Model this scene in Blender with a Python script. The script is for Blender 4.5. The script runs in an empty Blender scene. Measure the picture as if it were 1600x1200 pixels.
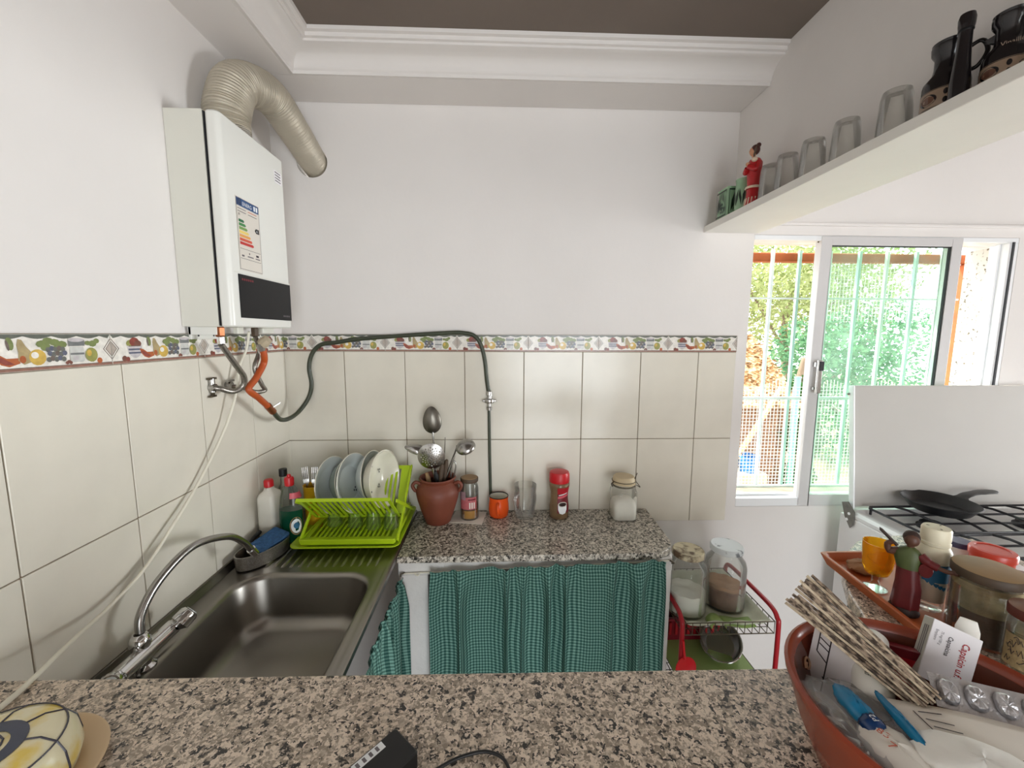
import bpy, bmesh, math, random
from mathutils import Vector, Matrix
C = bpy.context.scene.collection
SC = bpy.context.scene
PI = math.pi
R = math.radians
rnd = random.Random(7)
V = Vector

def s2l(c):
    c = c / 255.0
    return c / 12.92 if c <= 0.04045 else ((c + 0.055) / 1.055) ** 2.4
def col(r, g, b): return (s2l(r), s2l(g), s2l(b), 1.0)

# ------------------------------------------------------------------ camera, sky, sun, exposure
cd = bpy.data.cameras.new('camera'); cam = bpy.data.objects.new('camera', cd); C.objects.link(cam)
cd.sensor_fit = 'HORIZONTAL'; cd.sensor_width = 36.0; cd.lens = 14.437; cd.clip_start = 0.02
_r = V((0.99935827, -0.03558988, 0.00405059)); _u = V((2.56403e-04, 0.120187776, 0.992751143)); _f = V((0.03581872, 0.99211303, -0.12011977))
cam.matrix_world = Matrix(((_r.x, _u.x, -_f.x, 0.0), (_r.y, _u.y, -_f.y, -1.741), (_r.z, _u.z, -_f.z, 1.65), (0, 0, 0, 1)))
SC.camera = cam

w = bpy.data.worlds.new('sky'); SC.world = w; w.use_nodes = True
bg = w.node_tree.nodes['Background']
bg.inputs['Color'].default_value = (0.88, 0.95, 1.0, 1); bg.inputs['Strength'].default_value = 5.5

sl = bpy.data.lights.new('sun', 'SUN'); so = bpy.data.objects.new('sun', sl); C.objects.link(so)
sl.energy = 8.0; sl.angle = R(1.0); sl.color = (1.0, 0.95, 0.86)
so.rotation_euler = V((-0.55, 0.35, 0.76)).to_track_quat('Z', 'Y').to_euler()

def portal(name, loc, rot, sx, sy):
    l = bpy.data.lights.new(name, 'AREA'); o = bpy.data.objects.new(name, l); C.objects.link(o)
    l.shape = 'RECTANGLE'; l.size = sx; l.size_y = sy; l.cycles.is_portal = True
    o.location = loc; o.rotation_euler = rot
portal('window_portal', (1.655, 0.26, 1.475), (R(-90), 0, 0), 1.16, 1.19)
portal('doorway_portal', (1.0, -4.62, 1.1), (R(90), 0, 0), 1.8, 2.2)

# fill lamp added behind the camera, in the opening of the unseen end wall
dl = bpy.data.lights.new('doorway_fill', 'AREA'); do = bpy.data.objects.new('doorway_fill', dl); C.objects.link(do)
dl.shape = 'RECTANGLE'; dl.size = 1.8; dl.size_y = 2.1; dl.energy = 20.0; dl.color = (1.0, 0.985, 0.965)
do.location = (1.0, -4.38, 1.12); do.rotation_euler = (R(90), 0, 0)

rl = bpy.data.lights.new('right_fill', 'AREA'); ro = bpy.data.objects.new('right_fill', rl); C.objects.link(ro)  # lamp added out of view on the right to brighten the left wall
rl.shape = 'RECTANGLE'; rl.size = 1.1; rl.size_y = 1.9; rl.energy = 150.0; rl.color = (0.95, 0.985, 1.0)
ro.location = (6.36, -0.72, 1.0); ro.rotation_euler = (R(90), 0, R(90))
SC.view_settings.view_transform = 'Standard'; SC.view_settings.look = 'None'
SC.view_settings.gamma = 1.0; SC.view_settings.use_curve_mapping = False
SC.view_settings.exposure = 0.32
SC.cycles.max_bounces = 10; SC.cycles.diffuse_bounces = 6; SC.cycles.transparent_max_bounces = 24
SC.cycles.sample_clamp_indirect = 6.0

# ------------------------------------------------------------------ materials
MT = {}
def newmat(name):
    m = bpy.data.materials.new(name); m.use_nodes = True; MT[name] = m
    return m, m.node_tree, m.node_tree.nodes['Principled BSDF']
def mat(name, c, rough=0.5, metal=0.0, var=0.06, scale=6.0, bump=0.0, bscale=40.0, spec=0.5, trans=0.0, sss=0.0):
    """principled surface with soft procedural colour variation and optional fine relief"""
    m, nt, p = newmat(name); N, L = nt.nodes, nt.links
    tc = N.new('ShaderNodeTexCoord')
    if var > 0:
        nz = N.new('ShaderNodeTexNoise'); nz.inputs['Scale'].default_value = scale; nz.inputs['Detail'].default_value = 4
        L.new(tc.outputs['Object'], nz.inputs['Vector'])
        rp = N.new('ShaderNodeValToRGB')
        rp.color_ramp.elements[0].position = 0.3; rp.color_ramp.elements[1].position = 0.7
        rp.color_ramp.elements[0].color = (c[0]*(1-var), c[1]*(1-var), c[2]*(1-var), 1)
        rp.color_ramp.elements[1].color = (min(1, c[0]*(1+var)), min(1, c[1]*(1+var)), min(1, c[2]*(1+var)), 1)
        L.new(nz.outputs['Fac'], rp.inputs['Fac']); L.new(rp.outputs['Color'], p.inputs['Base Color'])
    else:
        p.inputs['Base Color'].default_value = c
    p.inputs['Roughness'].default_value = rough; p.inputs['Metallic'].default_value = metal
    p.inputs['Specular IOR Level'].default_value = spec
    if trans: p.inputs['Transmission Weight'].default_value = trans
    if bump > 0:
        n2 = N.new('ShaderNodeTexNoise'); n2.inputs['Scale'].default_value = bscale; n2.inputs['Detail'].default_value = 5
        L.new(tc.outputs['Object'], n2.inputs['Vector'])
        bp = N.new('ShaderNodeBump'); bp.inputs['Strength'].default_value = bump; bp.inputs['Distance'].default_value = 0.01
        L.new(n2.outputs['Fac'], bp.inputs['Height']); L.new(bp.outputs['Normal'], p.inputs['Normal'])
    return m
def glass(name, tint=(0.96, 0.97, 0.96), frost=0.0, edge=0.35, rough=0.03, frostcol=(0.8, 0.8, 0.78)):
    """thin clear glass: transparent, glossy towards the rim, a little haze"""
    m, nt, p = newmat(name); N, L = nt.nodes, nt.links; N.remove(p)
    out = N['Material Output']
    tr = N.new('ShaderNodeBsdfTransparent'); tr.inputs['Color'].default_value = (*tint, 1)
    gl = N.new('ShaderNodeBsdfGlossy'); gl.inputs['Roughness'].default_value = rough; gl.inputs['Color'].default_value = (0.9, 0.9, 0.9, 1)
    lw = N.new('ShaderNodeLayerWeight'); lw.inputs['Blend'].default_value = edge
    mr = N.new('ShaderNodeMath'); mr.operation = 'MULTIPLY'; mr.inputs[1].default_value = 0.75
    L.new(lw.outputs['Fresnel'], mr.inputs[0])
    mx = N.new('ShaderNodeMixShader'); L.new(mr.outputs[0], mx.inputs[0]); L.new(tr.outputs[0], mx.inputs[1]); L.new(gl.outputs[0], mx.inputs[2])
    last = mx
    if frost > 0:
        df = N.new('ShaderNodeBsdfDiffuse'); df.inputs['Color'].default_value = (*frostcol, 1)
        nz = N.new('ShaderNodeTexNoise'); nz.inputs['Scale'].default_value = 9.0; tc = N.new('ShaderNodeTexCoord'); L.new(tc.outputs['Object'], nz.inputs['Vector'])
        ml = N.new('ShaderNodeMath'); ml.operation = 'MULTIPLY'; ml.inputs[1].default_value = frost * 2; L.new(nz.outputs['Fac'], ml.inputs[0])
        m2 = N.new('ShaderNodeMixShader'); L.new(ml.outputs[0], m2.inputs[0]); L.new(mx.outputs[0], m2.inputs[1]); L.new(df.outputs[0], m2.inputs[2]); last = m2
    L.new(last.outputs[0], out.inputs['Surface'])
    return m
def granite(name, scale, dark, mid, light):
    m, nt, p = newmat(name); N, L = nt.nodes, nt.links
    tc = N.new('ShaderNodeTexCoord')
    nz = N.new('ShaderNodeTexNoise'); nz.inputs['Scale'].default_value = scale*0.7; nz.inputs['Detail'].default_value = 2
    L.new(tc.outputs['Object'], nz.inputs['Vector'])
    mx = N.new('ShaderNodeMix'); mx.data_type = 'VECTOR'; mx.inputs[0].default_value = 0.02
    L.new(tc.outputs['Object'], mx.inputs[4]); L.new(nz.outputs['Color'], mx.inputs[5])
    vo = N.new('ShaderNodeTexVoronoi'); vo.inputs['Scale'].default_value = scale; L.new(mx.outputs[1], vo.inputs['Vector'])
    sp = N.new('ShaderNodeSeparateColor'); L.new(vo.outputs['Color'], sp.inputs[0])
    n2 = N.new('ShaderNodeTexNoise'); n2.inputs['Scale'].default_value = scale*0.55; n2.inputs['Detail'].default_value = 3; L.new(tc.outputs['Object'], n2.inputs['Vector'])
    ad = N.new('ShaderNodeMath'); ad.operation = 'MULTIPLY_ADD'; ad.inputs[1].default_value = 0.55; L.new(sp.outputs[0], ad.inputs[0])
    m3 = N.new('ShaderNodeMath'); m3.operation = 'MULTIPLY'; m3.inputs[1].default_value = 0.55; L.new(n2.outputs['Fac'], m3.inputs[0]); L.new(m3.outputs[0], ad.inputs[2])
    rp = N.new('ShaderNodeValToRGB'); rp.color_ramp.interpolation = 'LINEAR'
    e = rp.color_ramp.elements; e[0].position = 0.33; e[0].color = dark; e[1].position = 0.40; e[1].color = mid
    q = e.new(0.50); q.color = tuple((a+b)/2 for a, b in zip(mid, light)); q = e.new(0.58); q.color = light; q = e.new(0.68); q.color = light; q = e.new(0.74); q.color = mid
    L.new(ad.outputs[0], rp.inputs['Fac']); L.new(rp.outputs['Color'], p.inputs['Base Color'])
    p.inputs['Roughness'].default_value = 0.28
    return m
def gingham(name, dark, light, period):
    m, nt, p = newmat(name); N, L = nt.nodes, nt.links
    uv = N.new('ShaderNodeUVMap'); sx = N.new('ShaderNodeSeparateXYZ'); L.new(uv.outputs[0], sx.inputs[0])
    outs = []
    for k in (0, 1):
        a = N.new('ShaderNodeMath'); a.operation = 'MULTIPLY'; a.inputs[1].default_value = 1.0/period; L.new(sx.outputs[k], a.inputs[0])
        b = N.new('ShaderNodeMath'); b.operation = 'FRACT'; L.new(a.outputs[0], b.inputs[0])
        c = N.new('ShaderNodeMath'); c.operation = 'GREATER_THAN'; c.inputs[1].default_value = 0.5; L.new(b.outputs[0], c.inputs[0]); outs.append(c)
    ad = N.new('ShaderNodeMath'); ad.operation = 'ADD'; L.new(outs[0].outputs[0], ad.inputs[0]); L.new(outs[1].outputs[0], ad.inputs[1])
    hf = N.new('ShaderNodeMath'); hf.operation = 'MULTIPLY'; hf.inputs[1].default_value = 0.5; L.new(ad.outputs[0], hf.inputs[0])
    rp = N.new('ShaderNodeValToRGB'); rp.color_ramp.elements[0].color = light; rp.color_ramp.elements[1].color = dark
    q = rp.color_ramp.elements.new(0.5); q.color = tuple(l*0.35+d*0.65 for l, d in zip(light, dark))
    L.new(hf.outputs[0], rp.inputs['Fac']); L.new(rp.outputs['Color'], p.inputs['Base Color'])
    p.inputs['Roughness'].default_value = 0.85
    return m
def leafmat(name, c1, c2):
    m, nt, p = newmat(name); N, L = nt.nodes, nt.links; N.remove(p); out = N['Material Output']
    tc = N.new('ShaderNodeTexCoord'); nz = N.new('ShaderNodeTexNoise'); nz.inputs['Scale'].default_value = 7.0; nz.inputs['Detail'].default_value = 4
    L.new(tc.outputs['Object'], nz.inputs['Vector'])
    rp = N.new('ShaderNodeValToRGB'); rp.color_ramp.elements[0].position = 0.35; rp.color_ramp.elements[1].position = 0.65
    rp.color_ramp.elements[0].color = c1; rp.color_ramp.elements[1].color = c2; L.new(nz.outputs['Fac'], rp.inputs['Fac'])
    d = N.new('ShaderNodeBsdfDiffuse'); t = N.new('ShaderNodeBsdfTranslucent'); mx = N.new('ShaderNodeMixShader'); mx.inputs[0].default_value = 0.4
    L.new(rp.outputs[0], d.inputs[0]); L.new(rp.outputs[0], t.inputs[0]); L.new(d.outputs[0], mx.inputs[1]); L.new(t.outputs[0], mx.inputs[2]); L.new(mx.outputs[0], out.inputs[0])
    return m
def speck(name, base, ink, scale, lo, hi, rough=0.8, stretch=(1, 1, 1)):
    """paint, rust or print flecks of a second colour on a base"""
    m, nt, p = newmat(name); N, L = nt.nodes, nt.links
    tc = N.new('ShaderNodeTexCoord'); mp = N.new('ShaderNodeMapping'); mp.inputs['Scale'].default_value = stretch
    L.new(tc.outputs['Object'], mp.inputs[0])
    nz = N.new('ShaderNodeTexNoise'); nz.inputs['Scale'].default_value = scale; nz.inputs['Detail'].default_value = 5; L.new(mp.outputs[0], nz.inputs['Vector'])
    rp = N.new('ShaderNodeValToRGB'); rp.color_ramp.elements[0].position = lo; rp.color_ramp.elements[1].position = hi
    rp.color_ramp.elements[0].color = base; rp.color_ramp.elements[1].color = ink
    L.new(nz.outputs['Fac'], rp.inputs['Fac']); L.new(rp.outputs[0], p.inputs['Base Color']); p.inputs['Roughness'].default_value = rough
    return m

mat('paint', col(226, 222, 219), 0.75, var=0.025, scale=2.5, bump=0.08, bscale=25, spec=0.25)
mat('paint_shelf', col(232, 230, 224), 0.6, var=0.02, bump=0.05)
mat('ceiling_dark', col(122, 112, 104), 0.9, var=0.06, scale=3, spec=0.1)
mat('plaster', col(215, 213, 210), 0.8, var=0.05, scale=9, bump=0.25, bscale=60)
speck('outer_plaster', col(214, 210, 202), col(110, 98, 80), 60, 0.57, 0.66, 0.9)
mat('tile', col(220, 215, 202), 0.2, var=0.03, scale=9, bump=0.02, bscale=30)
mat('tile_b', col(224, 219, 207), 0.2, var=0.03, scale=8, bump=0.02, bscale=30)
mat('grout', col(128, 112, 92), 0.9, var=0.15, scale=20)
mat('floor_tile', col(150, 128, 108), 0.4, var=0.1)
mat('steel', col(150, 146, 140), 0.32, 1.0, var=0.05, scale=3)
mat('steel_dark', col(118, 114, 106), 0.36, 1.0, var=0.05, scale=3)
mat('chrome', col(215, 215, 215), 0.08, 1.0, var=0.0)
mat('brushed', col(170, 168, 165), 0.25, 1.0, var=0.05)
mat('braid', col(150, 145, 138), 0.35, 0.9, var=0.25, scale=260)
mat('brass', col(150, 92, 60), 0.4, 0.8, var=0.15, scale=60)
mat('wire', col(92, 84, 70), 0.45, 0.7, var=0.2, scale=50)
mat('enamel_white', col(226, 226, 220), 0.25, var=0.01)
mat('heater_side', col(214, 213, 203), 0.35, var=0.015)
mat('black_gloss', col(22, 22, 23), 0.35, var=0.0, spec=0.2)
mat('black_matt', col(24, 24, 25), 0.5, var=0.05)
mat('cast_black', col(34, 33, 38), 0.55, var=0.15, scale=30)
mat('pan_black', col(30, 31, 33), 0.38, var=0.1, scale=30)
mat('alu_duct', col(184, 176, 160), 0.5, 0.45, var=0.08, scale=14, bump=0.25, bscale=26)
mat('hose_orange', col(176, 78, 30), 0.45, var=0.1, scale=20)
mat('pipe_green', col(56, 62, 46), 0.4, var=0.2, scale=18)
mat('cord_white', col(226, 222, 206), 0.5, var=0.03)
mat('valve_beige', col(176, 162, 138), 0.5, var=0.08, scale=40)
mat('lime', col(168, 196, 24), 0.35, var=0.05, scale=8)
mat('lime_dark', col(150, 180, 24), 0.38, var=0.05, scale=8)
mat('dish_grey', col(196, 202, 200), 0.15, var=0.02)
mat('dish_white', col(224, 220, 206), 0.15, var=0.02)
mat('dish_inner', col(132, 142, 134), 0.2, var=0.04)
mat('sponge_blue', col(52, 92, 138), 0.95, var=0.25, scale=90, bump=0.6, bscale=180)
mat('sponge_grey', col(150, 145, 130), 0.95, var=0.2, scale=60, bump=0.4, bscale=120)
mat('bottle_white', col(222, 219, 208), 0.35, var=0.02)
mat('red_plastic', col(196, 24, 34), 0.35, var=0.04)
mat('pink_plastic', col(214, 92, 104), 0.35, var=0.04)
mat('soap_green', col(10, 66, 44), 0.15, var=0.1, scale=8)
mat('yellow_plastic', col(206, 160, 24), 0.4, var=0.04)
mat('terracotta', col(112, 56, 38), 0.55, var=0.12, scale=12, bump=0.08, bscale=40)
mat('terracotta_glaze', col(146, 64, 40), 0.25, var=0.12, scale=9)
mat('glaze_brown', col(94, 44, 30), 0.18, var=0.12, scale=9)
mat('glaze_pattern', col(206, 164, 132), 0.25, var=0.08, scale=40)
mat('orange_tray', col(184, 96, 52), 0.4, var=0.06, scale=8)
mat('wood', col(150, 120, 84), 0.6, var=0.18, scale=22)
mat('wood_dark', col(72, 56, 40), 0.6, var=0.2, scale=22)
mat('wood_light', col(186, 158, 120), 0.6, var=0.12, scale=22)
mat('honey', col(196, 136, 20), 0.12, var=0.15, scale=14)
mat('honey_dark', col(96, 52, 20), 0.15, var=0.15, scale=14)
mat('label_pink', col(176, 92, 96), 0.6, var=0.12, scale=90)
mat('label_lilac', col(150, 120, 126), 0.6, var=0.12, scale=60)
mat('label_cream', col(216, 210, 200), 0.6, var=0.05)
mat('paper', col(232, 226, 216), 0.85, var=0.03, scale=20)
mat('paper_white', col(234, 230, 232), 0.8, var=0.02, scale=14)
mat('tissue', col(240, 238, 232), 0.95, var=0.03, scale=20, bump=0.2, bscale=40)
mat('mug_orange', col(226, 84, 26), 0.18, var=0.04)
mat('coffee_glass', col(124, 100, 74), 0.15, var=0.2, scale=20)
mat('label_red', col(176, 20, 36), 0.4, var=0.08, scale=30)
mat('label_darkred', col(110, 14, 28), 0.4, var=0.1, scale=30)
mat('coffee_dark', col(44, 20, 14), 0.5, var=0.1)
mat('sugar', col(236, 232, 222), 0.9, var=0.02, scale=60, bump=0.1, bscale=200)
mat('flour', col(244, 241, 232), 0.9, var=0.03, scale=10)
mat('cocoa', col(122, 84, 62), 0.95, var=0.15, scale=30, bump=0.2, bscale=90)
mat('cocoa_top', col(176, 134, 102), 0.95, var=0.12, scale=30, bump=0.2, bscale=90)
mat('gasket', col(200, 182, 148), 0.5, var=0.08)
speck('rust_lid', col(206, 196, 166), col(88, 66, 44), 26, 0.45, 0.60, 0.5)
speck('worn_lid', col(214, 220, 222), col(120, 126, 132), 30, 0.60, 0.68, 0.4)
mat('trolley_red', col(160, 22, 34), 0.35, var=0.06)
mat('trolley_dark_red', col(120, 14, 32), 0.5, var=0.08)
mat('dish_green', col(150, 176, 104), 0.3, var=0.06)
mat('cloth_pale', col(206, 210, 190), 0.9, var=0.12, scale=26, bump=0.2, bscale=60)
mat('alu_white', col(236, 238, 240), 0.35, var=0.01)
mat('alu_grey', col(206, 204, 204), 0.4, var=0.01)
mat('rubber', col(40, 40, 44), 0.7, var=0.0)
mat('stove_white', col(224, 224, 224), 0.28, var=0.015)
mat('stove_lid', col(190, 187, 182), 0.35, var=0.015)
mat('hinge_grey', col(120, 118, 112), 0.4, 0.8, var=0.2, scale=40)
speck('glaze_green', col(150, 186, 150), col(24, 44, 30), 48, 0.56, 0.60, 0.25)
mat('green_celadon', col(146, 180, 146), 0.25, var=0.08, scale=14)
mat('ink_green', col(20, 40, 26), 0.4, var=0.05)
mat('robe_red', col(176, 30, 34), 0.25, var=0.1, scale=40)
mat('robe_white', col(222, 200, 176), 0.35, var=0.08, scale=60)
mat('skin', col(206, 150, 116), 0.4, var=0.05)
mat('hair_brown', col(70, 30, 22), 0.4, var=0.1)
mat('jug_black', col(26, 22, 24), 0.16, var=0.1, scale=12)
mat('jug_band', col(150, 128, 108), 0.3, var=0.1, scale=20)
mat('jug_motif', col(98, 64, 48), 0.3, var=0.12, scale=20)
mat('fig_robe', col(92, 20, 22), 0.45, var=0.15, scale=30)
mat('fig_shawl', col(72, 82, 40), 0.5, var=0.15, scale=30)
mat('fig_skin', col(84, 52, 38), 0.5, var=0.12, scale=30)
mat('fig_base', col(52, 34, 28), 0.6, var=0.1)
mat('amber', col(232, 158, 16), 0.1, var=0.1, scale=12)
mat('cap_cream', col(226, 218, 192), 0.5, var=0.04)
mat('plastic_white', col(232, 230, 222), 0.4, var=0.02)
mat('label_blue', col(38, 104, 142), 0.5, var=0.12, scale=40)
mat('sauce_pale', col(232, 218, 200), 0.4, var=0.06, scale=12)
mat('lid_wood', col(148, 120, 84), 0.55, var=0.18, scale=16)
mat('lid_brown', col(128, 86, 62), 0.5, var=0.08)
mat('lid_brown_side', col(92, 36, 24), 0.5, var=0.08)
mat('herb', col(160, 142, 104), 0.9, var=0.25, scale=60, bump=0.3, bscale=120)
mat('herb_dark', col(88, 64, 44), 0.9, var=0.25, scale=60, bump=0.3, bscale=120)
mat('lid_red', col(194, 60, 40), 0.3, var=0.05)
mat('lid_blue', col(70, 70, 104), 0.4, var=0.05)
mat('ash_cloth', col(146, 106, 74), 0.9, var=0.25, scale=26, bump=0.5, bscale=50)
speck('newsprint', col(170, 150, 130), col(70, 58, 50), 240, 0.40, 0.60, 0.9, (1, 0.3, 1))
speck('newsprint_pale', col(206, 190, 164), col(140, 120, 100), 220, 0.45, 0.70, 0.9, (1, 0.3, 1))
mat('ink', col(52, 44, 50), 0.7, var=0.0)
mat('ink_grey', col(110, 104, 108), 0.7, var=0.0)
mat('ink_red', col(170, 34, 44), 0.6, var=0.0)
mat('ink_orange', col(196, 92, 64), 0.6, var=0.0)
mat('ink_white', col(235, 238, 240), 0.6, var=0.0)
mat('box_grey', col(190, 188, 178), 0.6, var=0.05)
mat('foil', col(196, 194, 196), 0.3, 0.75, var=0.08, scale=60, bump=0.3, bscale=140)
mat('bag_blue', col(20, 116, 158), 0.25, var=0.2, scale=30)
mat('bag_navy', col(12, 48, 92), 0.25, var=0.1, scale=30)
speck('glaze_yellow', col(238, 230, 196), col(228, 200, 96), 14, 0.50, 0.62, 0.15)
mat('glaze_line', col(60, 58, 70), 0.25, var=0.05)
mat('glaze_blue', col(54, 60, 84), 0.2, var=0.1, scale=30)
mat('plate_beige', col(206, 178, 140), 0.3, var=0.06)
mat('eu_blue', col(38, 78, 128), 0.5, var=0.0)
for n_, c_ in (('en_a', (32, 108, 66)), ('en_b', (62, 132, 72)), ('en_c', (118, 156, 82)), ('en_d', (232, 206, 110)), ('en_e', (226, 160, 80)), ('en_f', (206, 84, 60)), ('en_g', (190, 44, 40))):
    mat(n_, col(*c_), 0.5, var=0.0)
for n_, c_ in (('fr_white', (232, 228, 220)), ('fr_bowl', (196, 190, 192)), ('fr_stripe', (96, 100, 118)), ('fr_red', (138, 70, 62)), ('fr_orange', (176, 96, 58)), ('fr_pear', (170, 152, 112)), ('fr_lemon', (204, 170, 84)),
               ('fr_leaf', (122, 134, 84)), ('fr_grape', (104, 106, 102)), ('fr_jar', (200, 200, 196)), ('fr_lid', (120, 122, 122)), ('fr_green', (148, 148, 84)), ('fr_berry', (120, 76, 66)), ('fr_top', (98, 102, 94)), ('fr_bottom', (146, 106, 92)), ('fr_line', (110, 98, 92)), ('fr_dia', (176, 164, 154))):
    mat(n_, col(*c_), 0.22, var=0.14, scale=90)
granite('granite_far', 150, col(38, 36, 32), col(122, 116, 106), col(214, 208, 196))
granite('granite_bar', 190, col(46, 42, 40), col(150, 136, 120), col(224, 208, 190))
gingham('gingham', col(10, 64, 58), col(112, 154, 142), 0.0115)
m_pane = glass('pane', (0.80, 0.92, 0.85), frost=0.06, edge=0.12, frostcol=(0.82, 0.95, 0.87))
for n_ in list(m_pane.node_tree.nodes):
    if n_.type == 'BSDF_DIFFUSE':   # pale haze mixed into the pane to brighten it with the daylight behind
        q_ = m_pane.node_tree.nodes.new('ShaderNodeBsdfTranslucent'); q_.inputs['Color'].default_value = n_.inputs['Color'].default_value
        l_ = n_.outputs[0].links[0]; m_pane.node_tree.links.new(q_.outputs[0], l_.to_socket); m_pane.node_tree.nodes.remove(n_); break
glass('tumbler', (0.97, 0.97, 0.96), frost=0.05, edge=0.34, frostcol=(0.9, 0.9, 0.88))
glass('jar_glass', (0.93, 0.94, 0.93), frost=0.03, edge=0.3)
glass('jar_cloudy', (0.95, 0.96, 0.95), frost=0.06, edge=0.22)
glass('amber_glass', (0.98, 0.74, 0.16), frost=0.30, edge=0.3, frostcol=(0.95, 0.55, 0.03))
glass('bottle_clear', (0.93, 0.95, 0.93), frost=0.03, edge=0.3)
glass('clear_bag', (0.93, 0.94, 0.96), frost=0.16, edge=0.3, rough=0.15)
glass('green_haze', (0.90, 0.95, 0.78), frost=0.03, edge=0.3, frostcol=(0.7, 0.8, 0.4))
leafmat('leaf_yellow', col(112, 124, 72), col(170, 176, 128))
leafmat('leaf_mid', col(70, 116, 82), col(132, 172, 132))
leafmat('leaf_dark', col(40, 76, 40), col(78, 110, 60))
speck('dry_leaf', col(122, 92, 62), col(196, 164, 122), 30, 0.4, 0.62, 0.95)
mat('bark', col(120, 104, 86), 0.9, var=0.2, scale=12)
mat('coop_wood', col(132, 100, 78), 0.9, var=0.2, scale=14)
mat('ground', col(152, 130, 106), 0.95, var=0.2, scale=3)
mat('grille_white', col(216, 226, 226), 0.45, var=0.05)
mat('grille_green', col(176, 214, 206), 0.5, var=0.06)
mat('post_green', col(110, 180, 150), 0.5, var=0.06)
mat('rust_orange', col(158, 82, 38), 0.8, var=0.2, scale=18)
mat('net', col(222, 222, 214), 0.8, var=0.0)
mat('bucket_blue', col(40, 110, 170), 0.5, var=0.05)
mat('stone', col(170, 160, 140), 0.9, var=0.2, scale=12)

# ------------------------------------------------------------------ mesh helpers
class MB:
    def __init__(s): s.v = []; s.f = []; s.m = []; s.uv = None
    def add(s, vs, fs, mi=0):
        b = len(s.v); s.v += [tuple(p) for p in vs]; s.f += [tuple(b+i for i in q) for q in fs]; s.m += [mi]*len(fs); return s
    def box(s, x0, x1, y0, y1, z0, z1, mi=0):
        return s.add([(x0,y0,z0),(x1,y0,z0),(x1,y1,z0),(x0,y1,z0),(x0,y0,z1),(x1,y0,z1),(x1,y1,z1),(x0,y1,z1)],
                     [(3,2,1,0),(4,5,6,7),(0,1,5,4),(1,2,6,5),(2,3,7,6),(3,0,4,7)], mi)
    def beam(s, a, b, wx, wz, mi=0, up=V((0,0,1))):
        a, b = V(a), V(b); d = (b-a).normalized()
        if abs(d.dot(up)) > 0.98: up = V((0,1,0))
        x = d.cross(up).normalized()*wx/2; z = x.cross(d).normalized()*wz/2
        P = [q+i*x+j*z for q in (a, b) for i, j in ((-1,-1),(1,-1),(1,1),(-1,1))]
        return s.add(P, [(0,1,2,3),(7,6,5,4),(0,4,5,1),(1,5,6,2),(2,6,7,3),(3,7,4,0)], mi)
    def prism(s, poly, z0, z1, mi=0, top_mi=None):
        n = len(poly); s.add([(x,y,z0) for x,y in poly]+[(x,y,z1) for x,y in poly], [(i,(i+1)%n,n+(i+1)%n,n+i) for i in range(n)]+[tuple(range(n-1,-1,-1)), tuple(range(n,2*n))], mi)
        return s
    def poly(s, pts, mi=0): return s.add(pts, [tuple(range(len(pts)))], mi)
    def slab(s, pts, th, mi=0):
        """polygon in space given a thickness along its normal"""
        pts = [V(p) for p in pts]; n = (pts[1]-pts[0]).cross(pts[2]-pts[0]).normalized()*th; k = len(pts)
        return s.add(pts+[p+n for p in pts], [tuple(range(k-1,-1,-1)), tuple(range(k,2*k))]+[(i,(i+1)%k,k+(i+1)%k,k+i) for i in range(k)], mi)
    def loft(s, loops, mi=0, cap0=False, cap1=False, closed=True):
        n = len(loops[0]); vs = [p for l in loops for p in l]; fs = []
        for k in range(len(loops)-1):
            for i in range(n if closed else n-1):
                j = (i+1) % n; fs.append((k*n+i, k*n+j, (k+1)*n+j, (k+1)*n+i))
        if cap0: fs.append(tuple(range(n-1,-1,-1)))
        if cap1: fs.append(tuple(range((len(loops)-1)*n, len(loops)*n)))
        return s.add(vs, fs, mi)
    def lathe(s, prof, c=(0,0,0), seg=32, mi=0, M=None, sx=1.0, sy=1.0):
        loops = []
        for r, z in prof:
            r = max(r, 1e-5)
            L = [V((c[0]+sx*r*math.cos(2*PI*i/seg), c[1]+sy*r*math.sin(2*PI*i/seg), c[2]+z)) for i in range(seg)]
            if M: L = [M @ p for p in L]
            loops.append(L)
        return s.loft(loops, mi)
    def tube(s, pts, r, seg=10, mi=0, caps=True):
        pts = [V(p) for p in pts]; n = len(pts); rs = r if isinstance(r, (list, tuple)) else [r]*n
        t = [(pts[min(i+1,n-1)]-pts[max(i-1,0)]).normalized() for i in range(n)]
        a = V((0,0,1)) if abs(t[0].z) < 0.9 else V((1,0,0)); u = t[0].cross(a).normalized(); loops = []
        for i in range(n):
            u = (u - t[i]*u.dot(t[i])).normalized(); w2 = t[i].cross(u)
            loops.append([pts[i]+rs[i]*(math.cos(2*PI*k/seg)*u+math.sin(2*PI*k/seg)*w2) for k in range(seg)])
        return s.loft(loops, mi, caps, caps)
    def ball(s, c, r, seg=16, rings=10, mi=0, sx=1, sy=1, sz=1, M=None):
        loops = []
        for k in range(rings+1):
            a = -PI/2+PI*k/rings; q = max(math.cos(a), 1e-4)*r
            L = [V((c[0]+sx*q*math.cos(2*PI*i/seg), c[1]+sy*q*math.sin(2*PI*i/seg), c[2]+sz*r*math.sin(a))) for i in range(seg)]
            if M: L = [M @ p for p in L]
            loops.append(L)
        return s.loft(loops, mi)
WL = {}
def wl(o): return WL.get(o.name, V((0,0,0)))
def link(o, parent=None):
    C.objects.link(o)
    if parent is not None: o.parent = parent
    return o
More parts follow.
